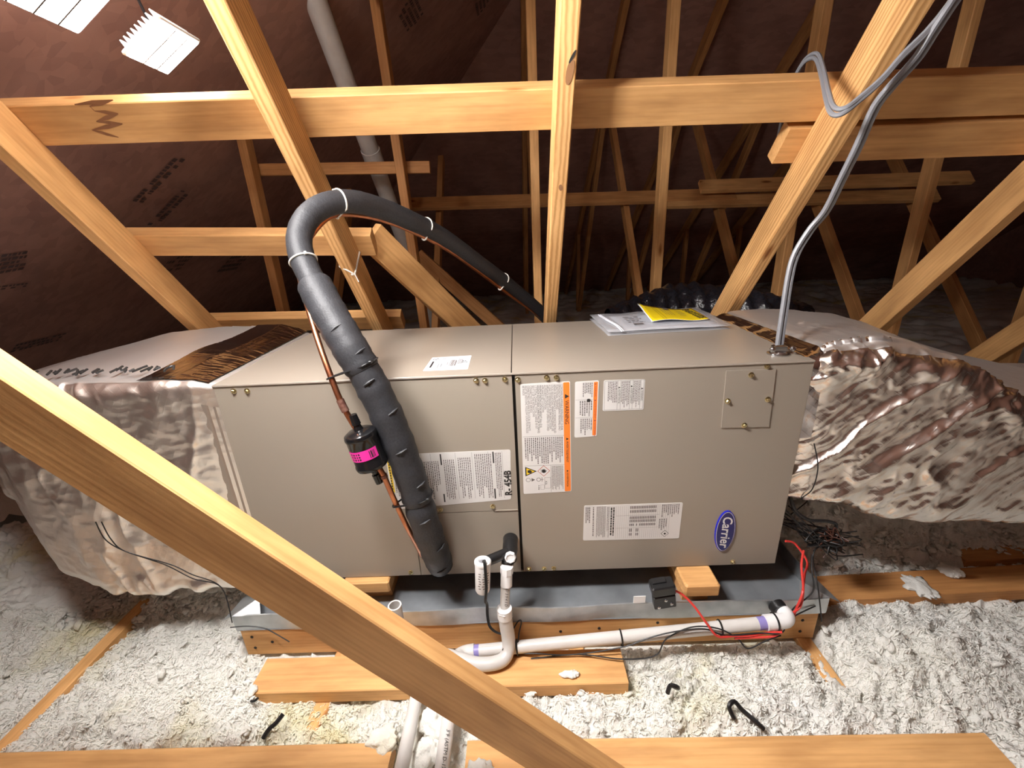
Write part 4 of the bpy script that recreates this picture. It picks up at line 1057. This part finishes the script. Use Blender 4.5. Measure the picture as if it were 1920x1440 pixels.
# ------------------------------------------------------------------ wires along the pipe
def wire(name, pts, r, m, label, cat='wire', group=None, per=7):
    mb = MB(); mb.tube(spline(pts, per), r, 7); o = mb.build(name, M[m], None, True); return tag(o, label, cat, group)
def on_pipe(x, dz=0, dy=-.0172):
    t_ = (x - q0.x) / (q1.x - q0.x); p = q0.lerp(q1, t_); return (p.x, p.y + dy, p.z + dz)
wire('red_wire', [(1.052, -.098, .020), (1.075, -.104, .010), (1.10, -.120, -.012), (1.125, -.140, -.045), (1.150, -.150, -.075), on_pipe(1.19, -.012), on_pipe(1.23, -.016), on_pipe(1.27, -.012), (1.30, -.152, -.066)], .0028, 'red_wire', 'red wire from the black pan switch to the white pipe elbow')
wire('red_wire', [on_pipe(1.195, -.02), on_pipe(1.23, -.022), (1.29, -.150, -.076), (1.318, -.125, -.05), (1.345, -.11, -.055), (1.372, -.098, -.045), (1.376, -.09, .0), (1.382, -.06, .045), (1.410, -.02, .055)], .0028, 'red_wire', 'red wire looping up from the elbow to the wire tangle')
wire('red_wire', [(1.352, -.108, -.082), (1.362, -.10, -.05), (1.372, -.095, -.01), (1.395, -.06, .015), (1.425, -.02, .020), (1.40, .0, .06), (1.372, -.002, .072)], .0028, 'red_wire', 'second red loop beside the pan corner')
wire('black_wire', [(.632, -.150, -.10), (.668, -.105, -.065), (.680, -.105, -.060), (.672, -.12, -.09), (.672, -.135, -.125), on_pipe(.72, -.008), on_pipe(.80, -.022), on_pipe(.92, -.014), on_pipe(1.00, .012), on_pipe(1.06, .022), on_pipe(1.12, .020), on_pipe(1.17, -.006), on_pipe(1.25, -.010), (1.30, -.150, -.070), (1.35, -.10, -.085), (1.42, -.085, -.06)], .0017, 'black_wire', 'thin black wire winding along the white drain pipe')
wire('black_wire', [on_pipe(.70, -.022), on_pipe(.82, -.024), (.92, -.16, -.128), (1.00, -.16, -.12), on_pipe(1.03, .0), on_pipe(1.09, .024, -.012), on_pipe(1.15, .018), on_pipe(1.2, -.02), (1.22, -.16, -.105), (1.26, -.155, -.09), (1.30, -.15, -.078)], .0017, 'black_wire', 'second black wire crossing the first on the white drain pipe')
wire('black_wire', [(1.33, -.12, -.06), (1.36, -.095, -.052), (1.402, -.088, -.01), (1.41, -.06, .03), (1.425, -.03, .05)], .0017, 'black_wire', 'black wire rising past the red loops to the tangle')
wire('black_wire', [(1.432, -.10, -.095), (1.425, -.092, -.05), (1.42, -.075, .0), (1.43, -.03, .04), (1.45, -.01, .06)], .0017, 'black_wire', 'black wire hanging over the right pan corner')
wire('black_wire', [(-.06, -.10, -.055), (-.02, -.095, -.058), (.02, -.092, -.07), (.05, -.095, -.09), (.08, -.1, -.11)], .0014, 'black_wire', 'thin black wire over the left pan corner')
for k, (dx_, lb) in enumerate(((0, 'thin grey wire lying over the left plenum'), (.014, 'second thin wire beside it on the left plenum'))):
    wire('thin_wire', [(-.33 + dx_, -.062, .25), (-.32 + dx_, -.066, .20), (-.28, -.068, .165), (-.20 + dx_, -.066, .12), (-.14, -.068, .075 + dx_), (-.08, -.064, .04), (-.06, -.09, -.05)], .0013, 'black_wire', lb)
for xx, lb in ((.667, 'black zip tie on the drain pipe next to trap'), (.925, 'black zip tie at the middle of the drain pipe'), (1.165, 'black zip tie on the drain pipe below the pan switch'), (1.296, 'black zip tie on the white elbow')):
    t_ = (xx - q0.x) / (q1.x - q0.x); p = q0.lerp(q1, t_)
    tie_round(p, dq, .0165 if xx < 1.25 else .0203, 'black', lb, tail=(0, -.5, -.85))
# tangle by the right end
wt = thing('wire_tangle', (1.47, 0, .06), 'tangled bundle of black and brown wires by the right cabinet end', 'wires')
mb = MB(); mb2 = MB(); R9 = random.Random(31)
c0 = Vector((1.475, -.005, .075))
for k in range(26):
    p = [Vector((1.372 + R9.uniform(-.005, .02), .01 + R9.uniform(0, .03), .13 + R9.uniform(-.03, .03)))] if k % 2 else [c0 + Vector((R9.uniform(-.03, .03), R9.uniform(-.02, .02), R9.uniform(-.02, .02)))]
    for s_ in range(5):
        p.append(c0 + Vector((R9.gauss(0, .026), R9.gauss(0, .016), R9.gauss(0, .016))))
    p.append(c0 + Vector((R9.uniform(-.05, .10), R9.uniform(-.02, .03), R9.uniform(-.05, .02))))
    (mb if k % 4 else mb2).tube(spline(p, 6), .0016, 5)
mb.build('black_wires', M['black_wire'], wt, True); mb2.build('brown_wires', mat('brown_wire', (.07, .025, .015), .5), wt, True)
wire('black_cable', [(1.375, .02, .30), (1.372, .02, .22), (1.385, .01, .165), (1.42, .0, .135), (1.47, .0, .128), (1.495, .0, .115), (1.485, .0, .085)], .0042, 'black_wire', 'thick black cable curving from behind cabinet to the tangle', 'cable')
wire('thin_wire', [(1.385, -.012, .36), (1.40, -.02, .30), (1.398, -.02, .24), (1.392, .0, .20), (1.43, .03, .17), (1.40, .04, .12)], .0014, 'black_wire', 'thin dark wire hanging along the right duct by cabinet')

# ------------------------------------------------------------------ power cables
CB = [(1.306, .053, .585), (1.309, .060, .640), (1.317, .075, .735), (1.326, .080, .785), (1.346, .075, .835), (1.362, .060, .872), (1.362, .030, .930), (1.361, .000, .987), (1.362, -.020, 1.040), (1.367, -.040, 1.067), (1.394, -.050, 1.106), (1.406, -.060, 1.142), (1.420, -.070, 1.180), (1.46, -.08, 1.26), (1.52, -.06, 1.42), (1.53, .0, 1.6)]
for k, lb in ((0, 'left strand of the grey cable pair rising from the cabinet corner'), (1, 'right strand of the grey cable pair rising from the cabinet corner')):
    pts = [Vector(p) + Vector((.0105 * k - .005, .003 * k, 0)) for p in CB]
    wire('grey_cable', pts, .0052, 'grey_cable', lb, 'cable', 'grey power cables')
for k, lb in ((0, 'grey cable hooked over the grainy web, lower strand'), (1, 'grey cable hooked over the grainy web, upper strand')):
    pts = [Vector(p) + Vector((.004 * k, .002, .009 * k)) for p in [(1.402, .36, 1.06), (1.402, .345, 1.15), (1.400, .300, 1.198), (1.396, .245, 1.196), (1.359, .150, 1.140), (1.297, .020, 1.069), (1.273, -.040, 1.034), (1.279, -.060, 1.028), (1.303, -.060, 1.045), (1.333, -.060, 1.071), (1.360, -.060, 1.104), (1.394, -.060, 1.139), (1.424, -.060, 1.184), (1.47, -.07, 1.28), (1.53, -.05, 1.44)]]
    wire('grey_cable', pts, .0042, 'grey_cable', lb, 'cable', 'grey power cables')
cc = thing('cable_clamp', (1.306, .053, H_), 'metal cable clamp with two screws on the cabinet top corner', 'clamp')
mb = MB(); mb.lathe((1.306, .053, H_), (0, 0, 1), [(0, .024), (.003, .024), (.004, .020), (.008, .017), (.008, 0)], 20); mb.build('lock_ring', M['steel'], cc)
mb = MB(); mb.box((1.306, .053, H_ + .014), (.034, .016, .018), None, .003); mb.build('clamp_body', M['steel'], cc)
for sx in (-.023, .023):
    mb = MB(); mb.lathe((1.306 + sx, .040, H_ + .016), (0, -1, .3), [(0, .0065), (.004, .006), (.006, .003), (.006, 0)], 12); mb.build('clamp_screw', M['steel'], cc)

# ------------------------------------------------------------------ papers on top
bag = thing('document_bag', (1.14, .45, H_), 'clear zip bag holding white papers on the cabinet top', 'bag')
def sheet(name, c4, m, parent, nx=14, ny=8, amp=.002, base=.0, th=.0008, seed=3, curl=None):
    """thin wavy sheet between four corners (x, y)"""
    a_, b_, c_, d_ = [Vector((p[0], p[1], 0)) for p in c4]
    V = []
    for i in range(nx + 1):
        for j in range(ny + 1):
            u, v = i / nx, j / ny; p = a_.lerp(b_, u).lerp(d_.lerp(c_, u), v)
            z = base + amp * (1 + float(vnoise(np.array([[p.x * 18, p.y * 18, seed]]), seed)[0]))
            if curl: z += curl(u, v)
            V.append((p.x, p.y, H_ + z))
    F = []
    w_ = ny + 1
    for i in range(nx):
        for j in range(ny): F.append((i * w_ + j, (i + 1) * w_ + j, (i + 1) * w_ + j + 1, i * w_ + j + 1))
    mb = MB(); mb.add(V, F); o = mb.build(name, M[m], parent, True)
    so = o.modifiers.new('thickness', 'SOLIDIFY'); so.thickness = th; so.offset = 1
    return o
sheet('lower_film', [(.960, .297), (1.318, .315), (1.335, .60), (.947, .547)], 'film', bag, amp=.0008, th=.0003)
sheet('paper_stack', [(1.023, .339), (1.300, .335), (1.305, .56), (1.012, .542)], 'paper_white', bag, amp=.0012, base=.002, th=.004, seed=5)
flat('paper_print', hlines(1.045, 1.10, 4, .40, .50, random.Random(8), .3, .012) + [rect(1.055, .375, 1.085, .392)], 'ink_soft', bag, .0125, TOP)
sheet('upper_film', [(.960, .297), (1.318, .315), (1.335, .60), (.947, .547)], 'film', bag, amp=.003, base=.0085, th=.0003, seed=9)
zp = spline([(.976, .540, H_ + .014), (.985, .44, H_ + .015), (.997, .36, H_ + .0145), (.999, .299, H_ + .012)], 5)
mb = MB(); mb.tube(zp, .0022, 6); mb.tube([p + Vector((.006, 0, 0)) for p in zp], .0016, 6); mb.build('zip_seal', M['paper_white'], bag, True)
yp = thing('yellow_paper', (1.2, .47, H_ + .02), 'bright yellow printed sheet lying on the clear document bag', 'paper')
YC = [(1.112, .384), (1.286, .394), (1.297, .566), (1.126, .600)]
cu_ = lambda u, v: .018 * max(0, 1 - u * 2.5) ** 2 * v + .004 * math.sin(u * 6)
sheet('white_back', [(1.108, .380), (1.287, .392), (1.297, .568), (1.122, .606)], 'paper_white', yp, amp=.001, base=.0165, th=.0004, seed=2, curl=cu_)
sheet('yellow_face', YC, 'yellow', yp, amp=.001, base=.0172, th=.0004, seed=2, curl=cu_)
def ytop(u, v, l):
    a_, b_, c_, d_ = [Vector((p[0], p[1], 0)) for p in YC]; p = a_.lerp(b_, u).lerp(d_.lerp(c_, u), v)
    return (p.x, p.y, H_ + .0172 + .001 * (1 + float(vnoise(np.array([[p.x * 18, p.y * 18, 2]]), 2)[0])) + cu_(u, v) + .0026)
flat('rule_line', [[(.20 + k * .05, 0.02), (.205 + k * .05, .02), (.205 + k * .05, .5), (.205 + k * .05, .98), (.20 + k * .05, .98), (.20 + k * .05, .5)] for k in range(2)], 'ink', yp, 0, ytop)
flat('print', [rect(.42, .75, .52, .93)] + [rect(.34 + .05 * k, .3, .348 + .05 * k, .85) for k in range(4)] + [rect(.60, .35 + .12 * k, .72, .37 + .12 * k) for k in range(4)], 'ink_soft', yp, .0, ytop)
t_ = text('print', 'ENERGYGUIDE', .03, (1.270, .478, H_), (.03, -1, 0), (1, .03, 0), 'ink', yp, sx=.72, offset=.0008)
for v_ in t_.data.vertices:
    u_ = (v_.co.x - 1.118) / .174; v_.co.z = ytop(u_, (v_.co.y - .388) / .19, 0)[2] - .0006

# ------------------------------------------------------------------ crinkled black duct behind the cabinet
bt = MB()
o = None
tt = np.linspace(0, 1, 90); aa = np.linspace(0, 2 * np.pi, 60, endpoint=False)
path = np.stack([1.10 + tt * .80, .98 + .10 * np.sin(tt * 4), .40 + .075 * np.sin(tt * math.pi)], -1)
rad = .115 + .006 * np.sin(tt * 90)[:, None] + .0 * aa[None]
V = path[:, None, :] + np.stack([0 * aa[None] + 0 * rad, np.cos(aa)[None] * rad, np.sin(aa)[None] * rad], -1)
V += (.012 * fbm(V * 20, 3, 77))[..., None] * np.stack([0 * aa, np.cos(aa), np.sin(aa)], -1)[None]
ii, jj = np.meshgrid(np.arange(89), np.arange(60), indexing='ij'); j2 = (jj + 1) % 60
F = np.stack([ii * 60 + jj, ii * 60 + j2, (ii + 1) * 60 + j2, (ii + 1) * 60 + jj], -1).reshape(-1, 4)
o = np_mesh('flexible_duct', V.reshape(-1, 3), F, noisy('black_film', (.012, .012, .016), (.02, .02, .026), 60, .18, 0, .004, 4)); tag(o, 'shiny crinkled black flexible duct lying behind the cabinet', 'duct')

# ------------------------------------------------------------------ blown fibreglass
def ground(X, Y):
    P = np.stack([X, Y, 0 * X], -1)
    h = -.172 + .020 * fbm(P * 3.1, 3, 2)
    wx = fbm(P * 9, 2, 71); wy = fbm(P * 9, 2, 72)
    Q = P * 24 + np.stack([wx, wy, 0 * wx], -1) * 1.6
    Q = P * np.array([15, 19, 1]) + np.stack([wx, wy, 0 * wx], -1) * 1.1
    a_ = .6; U = X * math.cos(a_) + Y * math.sin(a_); W_ = -X * math.sin(a_) + Y * math.cos(a_)
    Q2 = np.stack([U * 30, W_ * 58, 0 * X], -1) + np.stack([wy, wx, 0 * wx], -1) * 2.2
    Q3 = np.stack([U * 70, W_ * 150, 0 * X], -1) + np.stack([wx, wy, 0 * wx], -1) * 3.0
    h = h + .030 * (np.abs(fbm(Q, 2, 3)) ** .8 - .4) + .013 * (np.abs(fbm(Q2, 2, 5)) - .3) + .0075 * (np.abs(fbm(Q3, 2, 8)) - .3)
    # heaps under the two ducts, behind the platform
    g = lambda x, y, sx, sy: np.exp(-((X - x) / sx) ** 2 - ((Y - y) / sy) ** 2)
    h += .14 * g(-.20, .20, .16, .13) + .10 * g(-.32, .30, .2, .18)
    h += .13 * g(1.62, .27, .14, .10) + .17 * g(1.95, .32, .30, .12) + .12 * g(2.6, .34, .4, .13)
    h += .03 * g(1.75, -.15, .35, .12) + .035 * g(1.15, -.27, .25, .05) + .03 * g(-.2, -.22, .2, .08)
    h += .03 * g(.82, -.27, .05, .06)
    h -= .03 * g(-.495, .0, .035, 1.0) * (Y < .35)
    h -= .04 * g(1.43, -.15, .05, .08)
    h = np.where(X < -.53, h - .035 * np.clip((-.53 - X) / .05, 0, 1), h)
    # flatten where boards, platform and pipes sit
    def dip(h, x0, x1, y0, y1, top, s=.012):
        k = np.clip((X - x0) / s, 0, 1) * np.clip((x1 - X) / s, 0, 1) * np.clip((Y - y0) / s, 0, 1) * np.clip((y1 - Y) / s, 0, 1)
        return h * (1 - k) + np.minimum(h, top) * k
    h = dip(h, -.075, 1.455, -.10, .62, -.19)
    h = dip(h, .02, .935, -.225, -.10, -.178, .02)
    h = dip(h, -1.1, .40, -.48, -.318, -.180); h = dip(h, .565, 1.625, -.48, -.325, -.180)
    h = dip(h, 1.46, 3.5, -.005, .10, -.165, .02)
    h = dip(h, .935, 1.40, -.16, -.08, -.165, .02)
    return h
def grid(x0, x1, y0, y1, d):
    xs = np.arange(x0, x1 + d / 2, d); ys = np.arange(y0, y1 + d / 2, d)
    X, Y = np.meshgrid(xs, ys, indexing='ij'); return X, Y
def terrain(name, X, Y, Z, label):
    n_, m_ = X.shape; ii, jj = np.meshgrid(np.arange(n_ - 1), np.arange(m_ - 1), indexing='ij')
    F = np.stack([ii * m_ + jj, (ii + 1) * m_ + jj, (ii + 1) * m_ + jj + 1, ii * m_ + jj + 1], -1).reshape(-1, 4)
    o = np_mesh(name, np.stack([X, Y, Z], -1).reshape(-1, 3), F, M['fluff'])
    return tag(o, label, 'insulation', None, 'stuff')
X, Y = grid(-1.5, 2.9, -.62, .60, .0050)
terrain('blown_insulation', X, Y, ground(X, Y), 'fluffy white blown fibreglass covering the attic floor in front')
def far_h(X, Y):
    P = np.stack([X, Y, 0 * X], -1)
    h = -.15 + .05 * fbm(P * 1.6, 3, 12) + .05 * (1 - np.abs(fbm(P * 5, 3, 13))) * (Y > .6) - .02
    return h
X, Y = grid(-2.4, 6.9, .59, 6.0, .035)
terrain('far_insulation', X, Y, far_h(X, Y), 'dim lumpy blown fibreglass on the far attic floor')
X, Y = grid(-2.4, 6.9, -4.0, -.60, .10)
terrain('near_insulation', X, Y, far_h(X, Y) - .02, 'blown fibreglass on the attic floor nearest the viewer')
X, Y = grid(2.88, 6.9, -.62, .60, .05)
terrain('side_insulation', X, Y, far_h(X, Y), 'blown fibreglass on the attic floor at the far right')
X, Y = grid(-2.4, -1.48, -.62, .60, .03)
terrain('eave_insulation', X, Y, far_h(X, Y) - .03, 'blown fibreglass at the left eave beyond the plenum')

# tufts: curled shreds scattered over the surface, one mesh
def tufts(n, x0, x1, y0, y1, smin, smax, seed, name, label, keep=None):
    r = np.random.default_rng(seed)
    x = r.uniform(x0, x1, n); y = r.uniform(y0, y1, n)
    if keep is not None:
        k = keep(x, y); x, y = x[k], y[k]; n = len(x)
    z = ground(x, y)
    # a short curled ribbon tube: 7 rings of 4
    rings, sd_ = 6, 5
    s = r.uniform(smin, smax, n) * r.choice([.6, 1, 1, 1.5], n); ang = r.uniform(0, 2 * np.pi, n); tilt = r.uniform(-.5, .9, n); bend = r.uniform(-3.6, 3.6, n); fat = r.uniform(.26, .58, n)
    t = np.linspace(-.5, .5, rings)
    a = bend[:, None] * t[None]                                    # curve in a local plane
    cx = np.cumsum(np.cos(a), 1) / rings; cy = np.cumsum(np.sin(a), 1) / rings
    cx -= cx.mean(1, keepdims=True); cy -= cy.mean(1, keepdims=True)
    rad = fat[:, None] * np.sqrt(np.clip(1 - (2 * t[None]) ** 2, .03, 1)) * .5
    th = np.arange(sd_) * 2 * np.pi / sd_
    nx_, ny_ = -np.sin(a), np.cos(a)
    lx = cx[..., None] + nx_[..., None] * np.cos(th) * rad[..., None]
    ly = cy[..., None] + ny_[..., None] * np.cos(th) * rad[..., None]
    lz = np.sin(th)[None, None] * rad[..., None] + .0 * lx
    jit = r.normal(0, .05, lx.shape); lx = lx + jit; lz = lz + r.normal(0, .04, lx.shape)
    S_ = s[:, None, None]; lx, ly, lz = lx * S_, ly * S_, lz * S_
    # tilt about local y then spin
    ct, st = np.cos(tilt)[:, None, None], np.sin(tilt)[:, None, None]
    lx2 = lx * ct - lz * st; lz2 = lx * st + lz * ct
    rl = r.uniform(0, 2 * np.pi, n)[:, None, None]; ly2 = ly * np.cos(rl) - lz2 * np.sin(rl); lz3 = np.abs(ly * np.sin(rl)) * .6 + lz2 * np.abs(np.cos(rl))
    ca, sa = np.cos(ang)[:, None, None], np.sin(ang)[:, None, None]
    V = np.stack([x[:, None, None] + lx2 * ca - ly2 * sa, y[:, None, None] + lx2 * sa + ly2 * ca, z[:, None, None] + lz3 + .1 * S_], -1).reshape(-1, 3)
    ii, jj = np.meshgrid(np.arange(rings - 1), np.arange(sd_), indexing='ij'); j2 = (jj + 1) % sd_
    f = np.stack([ii * sd_ + jj, ii * sd_ + j2, (ii + 1) * sd_ + j2, (ii + 1) * sd_ + jj], -1).reshape(-1, 4)
    F = (f[None] + (np.arange(n) * rings * sd_)[:, None, None]).reshape(-1, 4)
    o = np_mesh(name, V, F, M['fluff']); return tag(o, label, 'insulation', None, 'stuff')
def keep_front(x, y):
    k = ~((x > -.085) & (x < 1.46) & (y > -.10) & (y < .62))
    k &= ~((x > .02) & (x < .93) & (y > -.215) & (y < -.09))
    k &= ~((x > -1.1) & (x < .405) & (y < -.325)); k &= ~((x > .56) & (x < 1.615) & (y < -.332))
    k &= ~((x > 1.47) & (y > 0) & (y < .093)); k &= ~((np.abs(x + .497) < .02) & (y > -.31))
    k &= ~((np.abs(x - 1.415) < .022) & (y > -.22) & (y < -.08))
    k &= ~((np.abs(x - .4405) < .02) & (y < -.2)) & ~((np.abs(x - .519) < .022) & (y < -.15))
    return k
tufts(6000, -1.1, 2.6, -.60, .10, .010, .022, 3, 'fibreglass_shreds', 'curled white fibreglass shreds lying on the insulation', keep_front)
tufts(2500, -.75, -.085, .04, .50, .014, .034, 4, 'fibreglass_heap', 'heap of fibreglass shreds in the shade below the left plenum')
tufts(4000, 1.46, 3.0, .10, .60, .014, .036, 5, 'fibreglass_heap', 'heap of brown lit fibreglass shreds below the right duct')
def fibres(n, x0, x1, y0, y1, seed, name, label, keep):
    '''thin curled ribbons of glass wool, one mesh'''
    r = np.random.default_rng(seed); x = r.uniform(x0, x1, n); y = r.uniform(y0, y1, n); k = keep(x, y); x, y = x[k], y[k]; n = len(x)
    sg = 7; t = np.linspace(-.5, .5, sg); L = r.uniform(.010, .030, n); az = r.normal(.6, .9, n); bend = r.uniform(-5, 5, n); wd = r.uniform(.0009, .0022, n)
    a = az[:, None] + bend[:, None] * t[None]; dx = np.cumsum(np.cos(a), 1) / sg; dy = np.cumsum(np.sin(a), 1) / sg
    dx -= dx.mean(1, keepdims=True); dy -= dy.mean(1, keepdims=True)
    X_ = x[:, None] + dx * L[:, None]; Y_ = y[:, None] + dy * L[:, None]
    Z_ = ground(X_, Y_) * .5 + ground(x, y)[:, None] * .5 + .0015 + (r.uniform(0, .006, n)[:, None]) * (1 - (2 * t[None] + r.uniform(-1, 1, n)[:, None]) ** 2 * .5)
    px_ = -np.sin(a) * wd[:, None] / 2; py_ = np.cos(a) * wd[:, None] / 2; tz = r.uniform(-.001, .001, (n, sg))
    V = np.stack([np.stack([X_ - px_, Y_ - py_, Z_ - tz], -1), np.stack([X_ + px_, Y_ + py_, Z_ + tz], -1)], 2).reshape(-1, 3)
    i_ = np.arange(sg - 1) * 2; f = np.stack([i_, i_ + 1, i_ + 3, i_ + 2], -1)
    F = (f[None] + (np.arange(n) * sg * 2)[:, None, None]).reshape(-1, 4)
    o = np_mesh(name, V, F, M['fluff']); return tag(o, label, 'insulation', None, 'stuff')
fibres(80000, -1.1, 2.6, -.60, .12, 13, 'fibreglass_strands', 'thin curled white glass fibres all over the loose insulation', keep_front)

# loose pieces of fluff on the boards
def puff(c, d, seed, label):
    import bmesh
    bm = bmesh.new(); bmesh.ops.create_icosphere(bm, subdivisions=4, radius=1.0)
    P = np.array([v.co[:] for v in bm.verts]); W3 = P * np.array(d) / 2; k = .8 + .5 * np.abs(fbm(W3 * 42 + seed, 3, seed)) + .3 * np.abs(fbm(W3 * 130 + seed, 2, seed + 1))
    P = P * k[:, None] * np.array(d) / 2
    for v, p in zip(bm.verts, P): v.co = Vector(c) + Vector((p[0], p[1], max(p[2], -d[2] * .35)))
    me = bpy.data.meshes.new('insulation_tuft'); bm.to_mesh(me); bm.free(); me.materials.append(M['fluff'])
    me.polygons.foreach_set('use_smooth', [True] * len(me.polygons))
    o = link(bpy.data.objects.new('insulation_tuft', me)); return tag(o, label, 'insulation', 'loose insulation pieces')
puff((.040, -.207, -.132), (.018, .026, .013), 1, 'small white fluff on left end of the flat board')
puff((.795, -.190, -.133), (.040, .018, .011), 2, 'flat white fluff on the flat board below the drain pipe')
puff((.590, -.405, -.126), (.050, .060, .030), 3, 'fluff lump on right front board beside the printed floor pipe')
puff((.482, -.285, -.135), (.048, .07, .050), 4, 'tall fluff lump squeezed between the two floor pipes')
puff((.478, -.345, -.138), (.050, .06, .036), 8, 'nearer fluff lump squeezed between the two floor pipes')
puff((.385, -.318, -.140), (.05, .045, .03), 7, 'fluff lump against the left floor pipe at front board')
puff((1.80, .035, -.133), (.055, .085, .014), 5, 'white fluff lying across the board below the right duct')
puff((1.93, .085, -.130), (.05, .05, .02), 6, 'white fluff further right on the board below the duct')
# bits of rubbish on the fluff
def bit(name, pts, r, label, cat, m='black'):
    mb = MB(); mb.tube(spline(pts, 4), r, 7); o = mb.build(name, M[m], None, True); return tag(o, label, cat)
bit('plastic_scrap', [(1.005, -.24, -.135), (1.012, -.235, -.118), (1.024, -.24, -.115), (1.03, -.232, -.13), (1.016, -.228, -.125)], .005, 'small crumpled black scrap on the insulation below the pan switch', 'scrap')
bit('tape_scrap', [(1.125, -.30, -.13), (1.118, -.288, -.112), (1.132, -.280, -.108), (1.146, -.290, -.120), (1.168, -.312, -.128), (1.178, -.318, -.135)], .0048, 'curled black tape scrap beside the front right board', 'scrap')
bit('tape_scrap', [(.118, -.308, -.14), (.128, -.298, -.128), (.140, -.29, -.122), (.150, -.275, -.116)], .005, 'pointed black scrap beside the front left board', 'scrap')
bit('tape_scrap', [(.052, -.235, -.13), (.062, -.238, -.126), (.07, -.234, -.122)], .003, 'tiny black scrap at the left end of the flat board', 'scrap')
